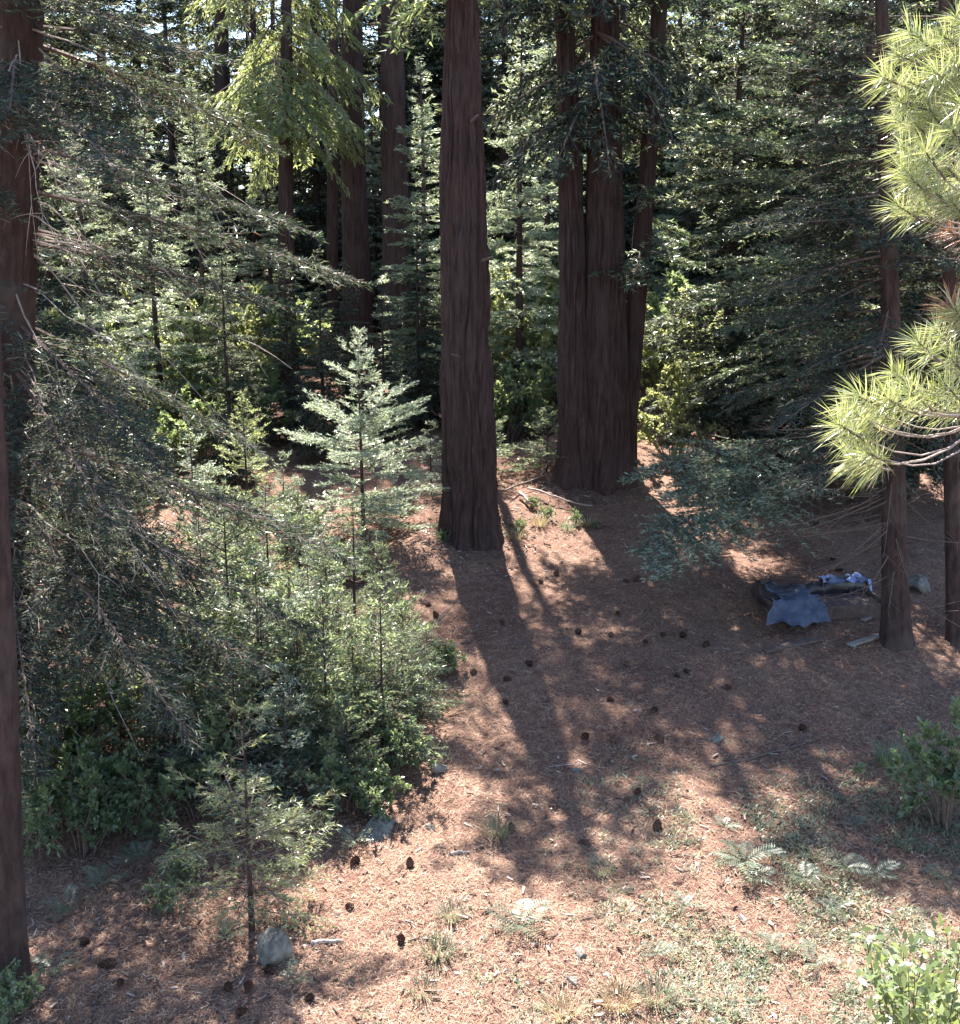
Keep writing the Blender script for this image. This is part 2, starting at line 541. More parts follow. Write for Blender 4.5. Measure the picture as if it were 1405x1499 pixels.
# ---------------------------------------------------------------- the great cedar trunks
rng = np.random.default_rng(1)
ln = lean_to(T1, 676, 0)
main = empty('cedar_tree', T1, 'tall straight reddish cedar trunk standing alone in the middle of the clearing', 'tree')
link('trunk', trunk_mesh('trunk', 9.3, .385, .03, M['cedar_bark'], 3, 230, 230, .34, .40, .075, 24, ln, .03, .3, 8.0, tp=2.6), main)
lb, fo = crown_parts(np.random.default_rng(2), 10, 7.4, 2.3, 42, -12, 25, -.12, 14, .42, 26, .13, .036, .3, .2, .9, ln, (.7, .27, .03), .03)
link('branches', lb.mesh('branches', [M['twig']]), main); link('crown', fo.mesh('crown', NEEDLES('fir', 'cedar')), main)
# a few snapped branch stubs
for hz, az in ((3.9, -.8), (5.7, -1.2), (2.6, -2.0)):
    q = MB(); p0 = np.array([ln[0] * hz + .30 * math.cos(az), .30 * math.sin(az), hz]); dd = np.array([math.cos(az), math.sin(az), .25])
    q.tube(p0 + dd * np.linspace(0, .22, 4)[:, None], [.028, .022, .02, .012], 6)
    link('branch_stub', q.mesh('branch_stub', [M['twig']]), main)

# the double cedar right of it
big = empty('forked_cedar_tree', T2, 'massive dark cedar that forks into two stems above a wide base', 'tree')
T2c = G(882, 693); o2 = T2c - T2; lnb = lean_to(T2c, 888, 100)
link('trunk', trunk_mesh('trunk', 12.3, .44, .06, M['cedar_bark'], 8, 190, 200, .30, .45, .062, 28, lnb, .03, .5, 9.0), big, o2)
s0 = (P(844, 690, T2[1]) - T2) * np.array([1, 1, 0]); qtop = P(832, 220, T2[1]) - T2
lst = ((qtop[0] - s0[0]) / qtop[2], 0.0)
st = link('second_stem', trunk_mesh('second_stem', 11, .31, .06, M['cedar_bark'], 12, 150, 160, .35, .5, .055, 22, lst, .03, .5, 9.0), big, s0)
lb, fo = crown_parts(np.random.default_rng(4), 12.5, 5.5, 2.5, 95, -24, 20, -.24, 17, .42, 32, .12, .034, .35, .25, .45, lnb, (.78, .2, .02), .03)
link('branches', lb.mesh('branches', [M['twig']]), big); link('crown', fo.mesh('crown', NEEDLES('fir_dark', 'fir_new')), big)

# the slim leaning tree beside it
T2b = G(914, 684)
lns = lean_to(T2b, 960, 60)
slim = empty('slim_fir_tree', T2b, 'slender trunk leaning right beside the forked cedar, with short side branches', 'tree')
link('trunk', trunk_mesh('trunk', 17, .18, .06, M['cedar_bark'], 5, 60, 120, .35, .35, .018, 14, lns, .02, .3, 8), slim)
lb, fo = crown_parts(np.random.default_rng(5), 17, 3.0, 1.6, 70, -12, 25, -.15, 22, .4, 38, .10, .026, .1, .1, .5, lns, (.8, .17, .03), .018)
link('branches', lb.mesh('branches', [M['twig']]), slim); link('crown', fo.mesh('crown', NEEDLES()), slim)

# ---------------------------------------------------------------- trunks behind on the left
BACK = [  # px at base, py at base, px at py=100, diameter m, crown base, label
    (582, 552, 577, .80, 9.5, 'broad dark cedar trunk just behind and left of the lone cedar'),
    (524, 532, 517, .80, 10, 'stout brown trunk behind the tip of the pale young fir'),
    (424, 562, 418, .46, 5.6, 'cedar with hanging yellow-green sprays behind the young firs'),
    (489, 515, 486, .36, 9, 'narrow dark trunk tucked beside the stout brown trunk'),
    (378, 470, 372, .28, 9, 'narrow dark trunk under the hanging cedar sprays, left one of two'),
    (408, 475, 402, .22, 9, 'narrow dark trunk under the hanging cedar sprays, right one of two'),
    (328, 480, 324, .5, 10, 'mid-sized trunk standing in the pale gap behind the left fir'),
    (207, 470, 203, .30, 9, 'thin far trunk framed by the left fir boughs'),
]
lbC, foC = crown_parts(np.random.default_rng(11), 12.5, 6.0, 2.7, 76, -30, 5, -.30, 15, .42, 34, .15, .038, .5, .35, .5, (0, 0), (.72, .25, .03), .028, flat=.2)
cedar_l = lbC.mesh('branches', [M['twig']]); cedar_f = foC.mesh('crown', NEEDLES('cedar', 'fir_new'))
lbH, foH = crown_parts(np.random.default_rng(12), 15.5, 9.8, 1.4, 50, -15, 25, -.18, 15, .42, 26, .14, .040, .2, .2, .5, (0, 0), (.75, .22, .03), .028)
high_l = lbH.mesh('branches', [M['twig']]); high_f = foH.mesh('crown', NEEDLES('fir', 'cedar'))
for k, (bx, by, tx, dia, cb, lab) in enumerate(BACK):
    g = G(bx, by); le = lean_to(g, tx, 100)
    H = 12.3 if cb < 6 else 15.2
    t = empty('cedar_tree' if cb < 6 else 'background_tree', g, lab, 'tree', 'trunks standing behind the lone cedar')
    link('trunk', trunk_mesh('trunk', H, dia / 2, dia / 6, M['cedar_bark'], 20 + k, 70, 90, .25, .5, .022 if dia > .4 else .01, 20, le, .04, .4, 11), t)
    if cb < 6:
        link('branches', cedar_l, t); link('crown', cedar_f, t)
    else:
        link('branches', high_l, t, None, (0, 0, k * 1.3)); link('crown', high_f, t, None, (0, 0, k * 1.3))

# unseen cedar added behind the lone one so its crown dapples the path
hx_ = float(ray(684, 500)[0] * 21.0); g = np.array([hx_, 21.0, float(gz(hx_, 21.0))])
dapple_cedar = empty('cedar_tree', g, 'unseen slim cedar added behind the lone cedar trunk to dapple the path', 'tree')
link('trunk', trunk_mesh('trunk', 13.5, .15, .03, M['cedar_bark'], 27, 40, 60, .25, .4, .012, 14, (-.002, 0), .02, .3), dapple_cedar)
lb, fo = crown_parts(np.random.default_rng(28), 13.5, 8.2, 2.8, 74, -5, 25, -.08, 14, .42, 28, .12, .034, .15, .15, .6, (0, 0), (.75, .22, .03), .025)
link('branches', lb.mesh('branches', [M['twig']]), dapple_cedar); link('crown', fo.mesh('crown', NEEDLES('fir', 'cedar')), dapple_cedar)

# ---------------------------------------------------------------- dark fir on the right
g = G(1312, 942); le = lean_to(g, 1291, 60)
rf = empty('fir_tree', g, 'dark fir on the right with bare dead lower branches', 'tree')
link('trunk', trunk_mesh('trunk', 9.6, .165, .03, M['fir_bark'], 31, 70, 150, .3, .3, .012, 16, le, .02, .3, 7), rf)
left_bias = lambda r, n: 2.35 + r.normal(0, .85, n)
lb, fo = crown_parts(np.random.default_rng(32), 9.6, 2.5, 2.1, 115, -18, 30, -.10, 26, .42, 46, .075, .019, .1, .1, .75, le, (.86, .11, .03), .016, az_fn=left_bias, low=.2)
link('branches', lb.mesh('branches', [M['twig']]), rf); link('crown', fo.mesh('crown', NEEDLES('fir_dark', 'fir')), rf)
q = MB(); r_ = np.random.default_rng(33)
for k in range(46):
    hz = r_.uniform(.7, 3.2); az = r_.uniform(0, 2 * PI) if k % 3 else PI + r_.normal(0, .5)
    L = r_.uniform(.7, 2.0); e = math.radians(r_.uniform(-38, -8)); t = np.linspace(0, 1, 6)[:, None]
    dd = np.array([math.cos(az) * math.cos(e), math.sin(az) * math.cos(e), math.sin(e)])
    pts = np.array([le[0] * hz, 0, hz]) + dd * L * t + np.array([0, 0, .18]) * L * t ** 2
    q.tube(pts, .009 * (1 - .85 * t[:, 0]), 4, False)
    for w in range(7):
        u = r_.uniform(.25, .95); pb = pts[0] + (pts[-1] - pts[0]) * u
        dv = nrm(dd + r_.normal(0, .55, 3)); q.tube(pb + dv * np.linspace(0, r_.uniform(.1, .4), 3)[:, None], [.003, .002, .001], 3, False)
link('dead_branches', q.mesh('dead_branches', [M['twig']]), rf)

g = G(1399, 940); le = lean_to(g, 1390, 500)
re_ = empty('fir_tree', g, 'second fir trunk at the right, beyond the pale rock', 'tree')
link('trunk', trunk_mesh('trunk', 13, .10, .03, M['fir_bark'], 36, 40, 70, .3, .3, .008, 14, le, .02, .3, 7), re_)
lb, fo = crown_parts(np.random.default_rng(37), 13, 2.8, 2.4, 100, -15, 30, -.10, 22, .40, 40, .08, .022, .1, .1, .75, le, (.86, .11, .03), .018)
link('branches', lb.mesh('branches', [M['twig']]), re_); link('crown', fo.mesh('crown', NEEDLES('fir_dark', 'fir')), re_)

# thin young fir whose low boughs reach over the litter
g = G(1197, 770); le = lean_to(g, 1196, 480)
yf = empty('fir_tree', g, 'thin-stemmed fir with low flat boughs reaching over the shaded litter', 'tree')
link('trunk', trunk_mesh('trunk', 9, .055, .012, M['fir_bark'], 38, 24, 60, .2, .2, .004, 10, le, .02, .2), yf)
lb, fo = crown_parts(np.random.default_rng(39), 9, 2.2, 2.4, 90, -12, 35, -.08, 26, .42, 46, .07, .018, 0, .05, .7, le, (.80, .18, .02), .014, az_fn=lambda r, n: PI + r.normal(0, 1.5, n))
link('branches', lb.mesh('branches', [M['twig']]), yf); link('crown', fo.mesh('crown', NEEDLES()), yf)
# its separate low boughs
def bough(rng, L, dens=34, ndens=60, nl=.065, nw=.016, k=.36, sag=-.12, el=-5, mixp=(.6, .38, .02), mats=None):
    base = np.zeros((1, 3)); e = math.radians(el); d = np.array([[math.cos(e), 0, math.sin(e)]])
    lb = MB(); t = np.linspace(0, 1, 8); pts = d[0] * (L * t)[:, None]; pts[:, 2] += sag * L * t * t
    lb.tube(pts, .013 * (1 - .85 * t), 5, False)
    p, td, up, l = twigs_of(rng, base, d, np.array([L]), np.array([sag]), dens, k, 55, .05, .3)
    w = nrm(np.cross(td, up)) * .004
    lb.tris(p - w, p + w, p + td * l[:, None])
    A, B, C = needles_of(rng, p, td, up, l, ndens, nl, nw)
    fo = MB().tris(A, B, C, rng.choice(3, len(A), p=mixp))
    return lb.mesh('bough', [M['twig']]), fo.mesh('needles', mats or NEEDLES('fir', 'blue_fir'))
for k, (tx, ty, Yt, hz) in enumerate(((925, 698, 14.6, 1.35), (990, 720, 14.0, 1.2), (945, 800, 13.2, .95), (960, 835, 12.6, .8), (1040, 770, 13.4, 1.0), (1060, 690, 15.2, 1.5))):
    tip = P(tx, ty, Yt); b0 = np.array(g) + np.array([0, 0, hz]); v = tip - b0; L = float(np.linalg.norm(v))
    bm, nm = bough(np.random.default_rng(50 + k), L, el=math.degrees(math.asin(v[2] / L)) + 6)
    bo = link('bough', bm, yf, (le[0] * hz, 0, hz), (0, 0, math.atan2(v[1], v[0])))
    link('needles', nm, bo)

# ---------------------------------------------------------------- big drooping fir on the left
gA = np.array([-4.85, 10.8, float(gz(-4.85, 10.8))]); le = lean_to(gA, 18, 300)
lf = empty('fir_tree', gA, 'big dark fir at the left with sweeping drooping boughs and tangled dead twigs', 'tree')
link('trunk', trunk_mesh('trunk', 17, .32, .06, M['fir_bark'], 41, 90, 150, .25, .4, .018, 22, le, .02, .3, 9), lf)
right_bias = lambda r, n: r.normal(-.45, 1.3, n)
lb, fo = crown_parts(np.random.default_rng(42), 17.5, 1.3, 3.5, 110, -28, 25, -.08, 40, .34, 52, .085, .014, .12, .1, .6, le, (.72, .22, .06), .026, az_fn=right_bias, low=.1)
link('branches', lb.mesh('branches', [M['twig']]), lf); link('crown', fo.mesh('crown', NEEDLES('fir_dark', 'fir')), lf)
q = MB(); r_ = np.random.default_rng(43)
for k in range(120):
    hz = r_.uniform(.4, 9.0); az = r_.uniform(-2.4, .3)
    L = r_.uniform(.7, 2.4); t = np.linspace(0, 1, 9)[:, None]; e = math.radians(r_.uniform(-30, 25))
    dd = np.array([math.cos(az) * math.cos(e), math.sin(az) * math.cos(e), math.sin(e)])
    wob = r_.normal(0, .12, (9, 3)).cumsum(0) * .35 * L
    pts = np.array([le[0] * hz, 0, hz]) + dd * L * t + np.array([0, 0, -.55]) * L * t ** 2 + wob * t
    q.tube(pts, .011 * (1 - .85 * t[:, 0]) * r_.uniform(.6, 1.2), 4, False)
    for w in range(5):
        kk = r_.integers(3, 8); dv = nrm(dd + r_.normal(0, .7, 3) + np.array([0, 0, -.3])); ln2 = r_.uniform(.15, .5)
        tt = np.linspace(0, 1, 4)[:, None]
        q.tube(pts[kk] + dv * ln2 * tt + np.array([0, 0, -.2]) * tt ** 2 * ln2, [.004, .003, .002, .001], 3, False)
link('dead_twigs', q.mesh('dead_twigs', [M['dead_wood']]), lf)

# trunk close by at the bottom left
gB = G(4, 1440); le = lean_to(gB, -14, 1020)
nb_ = empty('pine_tree', gB, 'close flaky-barked trunk cut off by the left edge, leafy sprouts at its foot', 'tree')
link('trunk', trunk_mesh('trunk', 16, .175, .06, M['fir_bark'], 44, 110, 200, .35, .35, .014, 18, le, .02, .3, 5), nb_)
lb, fo = crown_parts(np.random.default_rng(45), 17, 10.5, 2.2, 60, -5, 35, -.1, 16, .4, 28, .12, .03, 0, .1, .6, le, (.8, .18, .02), .025)
link('branches', lb.mesh('branches', [M['twig']]), nb_); link('crown', fo.mesh('crown', NEEDLES()), nb_)

# ---------------------------------------------------------------- young firs
def young(seed, H, R, mats, nb=None, dens=34, ndens=80, nl=.05, nw=.014, e0=-6, e1=45, sag=.02, hang=0.0, droop=0.0, mixp=(.5, .47, .03), k=.40, r0=None, cb=.06, shape=.9):
    r = np.random.default_rng(seed)
    nb = nb or int(26 + 22 * H)
    lb, fo = crown_parts(r, H, cb * H, R, nb, e0, e1, sag, dens, k, ndens, nl, nw, hang, droop, shape, (0, 0), mixp, .008, 4, low=.25, twig_w=.003, L_jit=(.4, 1.2))
    tr = trunk_mesh('trunk', H * 1.01, r0 or .008 + .009 * H, .003, M['fir_bark'], seed, 12, 26, .2, .15, 0, 10, (0, 0), .015, .1)
    return tr, lb.mesh('branches', [M['twig']]), fo.mesh('crown', mats)

pale = young(60, 2.8, 1.28, NEEDLES('fir_new', 'blue_fir'), nb=95, dens=36, ndens=80, nl=.05, nw=.016, mixp=(.16, .82, .02), k=.36, shape=.75)
hero = make_tree('young_fir_tree', G(532, 786), 'pale silvery-green young fir lit by the sun, just left of the lone cedar', 'tree', *pale, scale=1.06)
yA = young(61, 1.6, .86, NEEDLES('fir', 'blue_fir'), nb=50, dens=34, ndens=75, k=.36, e0=2, shape=.8, sag=-.02, mixp=(.42, .55, .03))
yB = young(62, 1.2, .8, NEEDLES('fir', 'fir_new'), nb=46, dens=34, ndens=75, k=.36, e0=2, shape=.75, mixp=(.4, .56, .04), sag=-.03)
yE = young(67, 1.3, .85, NEEDLES('fir', 'fir_new'), nb=46, dens=34, ndens=75, k=.36, shape=.7, mixp=(.4, .54, .06), sag=-.05, e1=35)
yC = young(63, 1.75, .72, NEEDLES('cedar', 'fir_new'), nb=44, dens=34, ndens=85, e0=-14, e1=38, sag=.12, hang=.10, droop=.25, nl=.045, nw=.009, mixp=(.25, .70, .05), cb=.10, shape=.65)
yD = young(64, 1.7, .62, NEEDLES('fir', 'fir_new'), nb=34)
sap = make_tree('sapling', G(369, 1366), 'small conifer sapling with drooping yellow-green boughs beside the grey boulder', 'sapling', *yC, scale=1.05, rz=.5)
make_tree('sapling', G(520, 952), 'thin dark-stemmed fir sapling in front of the pale young fir', 'sapling', *yD, scale=1.05)
GRP = 'young conifers crowding the left undergrowth'
def spot(px, py):
    if py > 1130: return 'behind the drooping sapling' if px > 240 else 'beside the close left trunk'
    if px < 330: return 'under the drooping boughs of the left fir'
    if py < 880: return 'at the foot of the pale young fir'
    if px > 530: return 'at the edge of the open litter'
    return 'below the thin dark-stemmed sapling'
srcA = make_tree('young_fir_tree', G(628, 745) + np.array([0, .8, 0]), 'young fir half hidden behind the lone cedar trunk', 'tree', *yA, rz=1.0, scale=.75)
srcB = make_tree('young_fir_tree', G(430, 1040), 'bushy young conifer ' + spot(430, 1040), 'tree', *yB, group=GRP, scale=1.25)
srcE = make_tree('young_fir_tree', G(590, 1060), 'spreading young conifer ' + spot(590, 1060), 'tree', *yE, group=GRP, scale=.8)
srcY = make_tree('young_fir_tree', G(365, 790), 'yellow-green young fir between the left fir boughs and the pale fir', 'tree', *young(66, 2.2, .75, NEEDLES('cedar', 'fir_new'), mixp=(.45, .5, .05)))
r_ = np.random.default_rng(70)
for k, (px, py, s, w) in enumerate([(560, 1095, 1.15, 0), (480, 1120, 1.2, 1), (385, 1075, 1.3, 0), (320, 1030, 1.1, 1), (455, 960, 1.0, 0), (590, 1010, .75, 1), (625, 985, .6, 1),
                                    (545, 1010, .9, 1), (300, 930, 1.0, 0), (395, 905, 1.05, 1), (470, 885, .8, 0), (250, 1150, .9, 1), (350, 1170, 1.0, 1), (420, 1175, .9, 0), (510, 1165, .75, 1),
                                    (180, 1080, 1.0, 0), (230, 960, 1.1, 1), (290, 830, 1.2, 0), (160, 880, 1.1, 1), (420, 830, .9, 0), (350, 860, 1.0, 1), (500, 1040, .95, 0), (440, 1100, 1.0, 1), (290, 1110, 1.0, 1), (340, 990, 1.1, 0), (260, 1030, 1.0, 1), (110, 1000, 1.1, 0), (520, 1080, .9, 1), (590, 960, .7, 1), (480, 940, .85, 1), (390, 1130, .9, 0), (440, 850, .8, 1), (560, 900, .6, 1)]):
    copy_tree((srcA, srcB, srcE)[w if k % 3 else 2], G(px, py), r_.uniform(0, 6.28), s * np.array([1, 1, r_.uniform(.8, 1.5)]) * r_.uniform(.75, 1.12), (('tiered' if w == 0 else 'bushy') if k % 3 else 'spreading') + ' young conifer ' + spot(px, py), GRP)

# broadleaf shrubs
sh = []
for sd, H, R, nl_, mats in ((80, 1.0, .65, 2600, ('bush', 'fir_new')), (81, .7, .6, 2200, ('bush', 'herb')), (82, 1.5, .9, 4200, ('bush', 'gold')), (83, 2.2, 1.3, 5200, ('gold', 'bush'))):
    a, b_ = shrub_parts(np.random.default_rng(sd), H, R, 16, nl_, .07 if H < 1.2 else .10, .035 if H < 1.2 else .05)
    sh.append((a.mesh('stems', [M['twig']]), b_.mesh('leaves', [M[mats[0]], M[mats[1]]])))
def make_shrub(kind, loc, label, group=None, rz=0.0, s=1.0, name='shrub'):
    t = empty(name, loc, label, 'shrub', group, rz, s)
    link('stems', sh[kind][0], t); link('leaves', sh[kind][1], t)
    return t
for k, (px, py, kd, s) in enumerate([(545, 1195, 1, .75), (500, 1190, 0, .7), (590, 1120, 1, .7), (650, 985, 1, .55), (300, 1190, 0, .9), (200, 1215, 0, .7), (120, 1250, 0, .8), (60, 1240, 0, 1.0), (30, 1150, 2, .9),
                                     (110, 1140, 2, .8), (250, 1080, 0, 1.0), (150, 1190, 1, 1.1), (350, 960, 0, 1.0), (510, 850, 1, .8), (440, 800, 1, .9), (270, 1290, 1, .45), (240, 1330, 1, .35)]):
    make_shrub(kd, G(px, py), ['tall leafy', 'low leafy', 'big-leaved'][kd] + ' green shrub ' + spot(px, py), 'shrubs in the left undergrowth', r_.uniform(0, 6), s)
make_shrub(1, G(20, 1490), 'leafy sprouts at the foot of the close left trunk', None, 1.0, .5)
make_shrub(0, G(1388, 1212), 'bright leafy shrub in the sun in front of the shaded right fir', None, .3, 1.1)

for px, py, k_, s_ in ((800, 762, 1, .34), (762, 778, 1, .28), (843, 768, 0, .26), (780, 745, 1, .3), (650, 792, 1, .25), (870, 775, 1, .22)):
    make_shrub(k_, G(px, py), 'low leafy sprout in the sun patch between the great cedars' if px > 700 else 'low leafy sprout at the left foot of the lone cedar', 'leafy sprouts by the great cedars', px * .1, s_, 'sprout')
for px, py, s_ in ((712, 700, 1.0), (800, 690, .9)):
    copy_tree(srcB, G(px, py), px * .3, s_, 'low young fir against the back of the great cedars', 'low young firs behind the great cedars')
# ---------------------------------------------------------------- forest behind
bgA = crown_parts(np.random.default_rng(90), 13, 1.0, 2.9, 190, -18, 30, -.10, 18, .44, 30, .14, .042, .1, .1, .8, (0, 0), (.7, .27, .03), .025)
bgB = crown_parts(np.random.default_rng(91), 10, .5, 2.3, 170, -12, 35, -.06, 19, .44, 32, .12, .036, .05, .1, .85, (0, 0), (.5, .47, .03), .02)
bgC = crown_parts(np.random.default_rng(92), 15, 2.5, 2.8, 150, -25, 15, -.22, 18, .46, 30, .16, .044, .4, .3, .55, (0, 0), (.74, .23, .03), .025)
kinds = []
for k, ((lb, fo), mats, H) in enumerate(((bgA, ('fir_dark', 'fir_new'), 13), (bgB, ('fir_new', 'blue_fir'), 10), (bgC, ('fir_dark', 'cedar'), 15))):
    kinds.append((trunk_mesh('trunk', H, .012 * H + .02, .02, M['fir_bark'], 95 + k, 20, 40, .2, .4, .008, 14, (0, 0), .05, .4), lb.mesh('branches', [M['twig']]), fo.mesh('crown', NEEDLES(*mats))))
srcs = [None, None, None]
r_ = np.random.default_rng(120)
def where(px):
    return ('beyond the left drooping fir' if px < 270 else 'beyond the hanging cedar sprays' if px < 490 else 'behind the stout trunks left of the lone cedar' if px < 690 else
            'in the gap between lone and forked cedars' if px < 815 else 'behind the forked cedar' if px < 960 else 'beyond the dark right fir')
KINDL = ['dark green fir', 'pale green fir', 'drooping cedar']
def bg_tree(kd, px, Yd, s):
    lab_ = ('far off ' if Yd > 44 else 'small ' if s < .65 else 'tall ' if s * (13, 10, 15)[kd] > 13.5 else 'mid-height ') + KINDL[kd] + ' ' + where(px)
    x = float(ray(px, 500)[0] * Yd); loc = (x, Yd, float(gz(x, Yd)))
    if srcs[kd] is None:
        srcs[kd] = make_tree(['fir_tree', 'fir_tree', 'cedar_tree'][kd], loc, lab_, 'tree', *kinds[kd], group='conifers of the forest behind', rz=r_.uniform(0, 6), scale=s)
    else:
        copy_tree(srcs[kd], loc, r_.uniform(0, 6.28), s * np.array([1, 1, r_.uniform(.9, 1.1)]), lab_)
for kd, px, Yd, s in [(1, 760, 23, .75), (1, 800, 26, .9), (0, 735, 31, 1.0), (2, 790, 33, 1.0), (1, 620, 26, .7), (0, 660, 34, 1.0), (2, 610, 38, 1.0),
                      (0, 1150, 19.5, .78), (0, 1065, 20.5, .72), (0, 1240, 18.2, .72), (0, 1350, 18.5, .75), (0, 1255, 25, .9), (1, 1000, 29, .7), (0, 1110, 30, 1.2), (1, 980, 34, .9), (0, 1200, 33, 1.2),
                      (0, 30, 17, .8), (0, 470, 20.5, .28), (0, 560, 21.5, .25), (0, 612, 23, .34), (0, 420, 22, .30), (0, 505, 23.5, .27), (0, 330, 19, .30), (1, 130, 20, .6), (1, 230, 22, .55), (1, 300, 25, .6), (0, 80, 26, 1.1), (0, 180, 31, .8), (1, 400, 30, .6), (0, 470, 36, .9), (1, 550, 34, .7), (2, 350, 40, .9),
                      (0, 1390, 28, 1.2), (1, 1290, 38, 1.0), (2, 880, 36, 1.1), (0, 920, 42, 1.2), (0, 500, 46, 1.1), (0, 700, 48, 1.2)]:
    bg_tree(kd, px, Yd, s)
for k in range(96):
    Yd = 33 + 62 * (k / 95) ** 1.2; px = -120 + 1650 * ((k * .618034) % 1)
    if 60 < px < 560 and k % 2:
        continue
    bg_tree(0 if r_.random() < .62 else 2, px, Yd, min(r_.uniform(.95, 1.4), (Yd - 20) * 1.26 / 14))
for k, (px, Yd, kd, s) in enumerate([(1000, 19.5, 3, .8), (1080, 21, 3, .9), (960, 23, 3, .9), (1120, 24, 2, 1.2), (740, 21.5, 2, 1.0), (780, 22, 2, 1.1), (100, 20, 3, .9), (160, 23, 3, .9),
                                     (250, 27, 3, 1.0), (330, 28, 2, 1.3), (60, 23, 2, 1.2), (210, 19, 2, 1.0), (290, 20, 2, 1.0), (380, 22, 2, 1.1), (1180, 25, 3, 1.1), (1330, 26, 3, 1.1), (1380, 23, 2, 1.2), (840, 27, 3, 1.0), (90, 21, 3, 1.3), (140, 24, 2, 1.6), (200, 24, 3, 1.3), (260, 22, 2, 1.4), (310, 24, 3, 1.2), (360, 26, 3, 1.2), (410, 27, 2, 1.5), (735, 24, 3, 1.5), (790, 25, 3, 1.7), (765, 28, 2, 2.4), (815, 23, 2, 1.5), (1000, 23, 3, 1.3), (1060, 23, 3, 1.2), (960, 26, 2, 2.0), (30, 18, 2, 1.4)]):
    x = float(ray(px, 500)[0] * Yd)
    make_shrub(kd, (x, Yd, float(gz(x, Yd))), ('yellow-green leafy bush ' if kd == 3 else 'green leafy bush ') + where(px), 'bushes of the forest behind', r_.uniform(0, 6), s, 'bush')

# ---------------------------------------------------------------- near pine on the right
tx, ty = 3.5, 4.9
pine = empty('pine_tree', (tx, ty, float(gz(tx, ty))), 'long-needled pine reaching bright bushy boughs in from the right', 'tree')
pz = pine.location.z
link('trunk', trunk_mesh('trunk', 11, .17, .05, M['fir_bark'], 130, 40, 60, .25, .3, .012, 16, (0, 0), .03, .3), pine)
def tuft_mesh(seed, n=115, L=.138, mat=('pine', 'pine_pale')):
    r = np.random.default_rng(seed)
    s = r.uniform(0, 1, n) ** .8
    base = np.stack([.13 * (s - 1), r.normal(0, .004, n), r.normal(0, .004, n)], 1)
    fwd = .15 + .75 * s + r.normal(0, .12, n); az = r.uniform(0, 2 * PI, n)
    d = nrm(np.stack([fwd, np.cos(az), np.sin(az)], 1))
    ln = L * r.uniform(.75, 1.1, n)[:, None]
    mid = base + d * ln * .5; tip = base + d * ln; tip[:, 2] -= .12 * ln[:, 0] * r.uniform(.2, 1.3, n)
    w = nrm(np.cross(d, r.normal(0, 1, (n, 3)))) * .0020
    q = MB()
    mi = r.choice(2, n, p=[.45, .55]) if len(mat) > 1 else np.zeros(n, int)
    q.kites(base - w * .7, base + w * .7, mid + w, mid - w, mi)
    q.tris(mid - w, mid + w, tip, mi)
    t = np.linspace(-.17, .0, 4)
    q.tube(np.stack([t, t * 0, t * 0], 1), [.005, .005, .005, .003], 5, True, len(mat))
    return q.mesh('needle_tuft', [M[m_] for m_ in mat] + [M['twig']])
tufts = [tuft_mesh(140 + k) for k in range(3)]; dead_tuft = tuft_mesh(145, 90, .14, ('pine_dead',))
BOUGHS = [
    ((1440, 40, 4.9), [(1330, 45), (1305, 80), (1290, 110), (1350, 70), (1335, 120), (1380, 55), (1400, 20), (1370, 110), (1395, 95), (1320, 150), (1405, 150)]),
    ((1450, 250, 4.8), [(1340, 185), (1310, 165), (1320, 215), (1365, 160), (1355, 225), (1395, 190), (1380, 235), (1318, 245), (1340, 265), (1405, 265), (1390, 130)]),
    ((1450, 330, 4.7), [(1315, 300), (1340, 305), (1370, 280), (1400, 300), (1385, 335, 1)]),
    ((1460, 560, 4.6), [(1345, 505), (1305, 545), (1375, 480), (1400, 455), (1395, 520), (1385, 560), (1360, 585), (1400, 595), (1335, 575), (1388, 440, 1)]),
    ((1470, 590, 4.5), [(1235, 595), (1258, 580), (1262, 612), (1248, 618), (1285, 600), (1225, 615), (1250, 672), (1268, 665), (1240, 668), (1300, 585)]),
]
r_ = np.random.default_rng(150)
for bi, (node, tl) in enumerate(BOUGHS):
    nd = P(*node); q = MB()
    p0 = np.array([tx, ty, nd[2] - .25])
    t = np.linspace(0, 1, 8)[:, None]
    pts = p0 + (nd - p0) * t + np.array([0, 0, .12]) * np.sin(PI * t)
    loc0 = np.array([tx, ty, pz])
    q.tube(pts - loc0, .020 - .010 * t[:, 0], 7)
    places = []
    for it in tl:
        tp = P(it[0] + r_.normal(0, 3), it[1] + r_.normal(0, 3), node[2] + r_.uniform(-.35, .3) - .05)
        v = tp - nd; t = np.linspace(0, 1, 7)[:, None]
        bend = np.array([0, 0, -.22 if tp[2] < nd[2] + .05 else -.10]) * np.linalg.norm(v)
        tw = nd + v * t + bend * np.sin(PI * t) * (1 - .3 * t)
        q.tube(tw - loc0, .0045 - .0022 * t[:, 0], 5)
        places.append((tp, nrm(tw[-1] - tw[-2] + np.array([-.02, 0, .02])), len(it) > 2))
    bo = link('bough', q.mesh('bough', [M['dead_wood']], True), pine)
    for tp, dv, dead in places:
        eul = Vector([float(c) for c in dv]).to_track_quat('X', 'Z').to_euler()
        link('needle_tuft', dead_tuft if dead else tufts[int(r_.integers(0, 3))], bo, tp - loc0, eul, r_.uniform(.72, 1.02))
lb, fo = crown_parts(np.random.default_rng(151), 11.5, 8.2, 1.6, 30, 0, 40, .05, 14, .4, 30, .14, .010, 0, .1, .6, (0, 0), (.9, .08, .02), .02)
link('branches', lb.mesh('branches', [M['twig']]), pine); link('crown', fo.mesh('crown', NEEDLES('pine', 'pine', 'pine_dead')), pine)

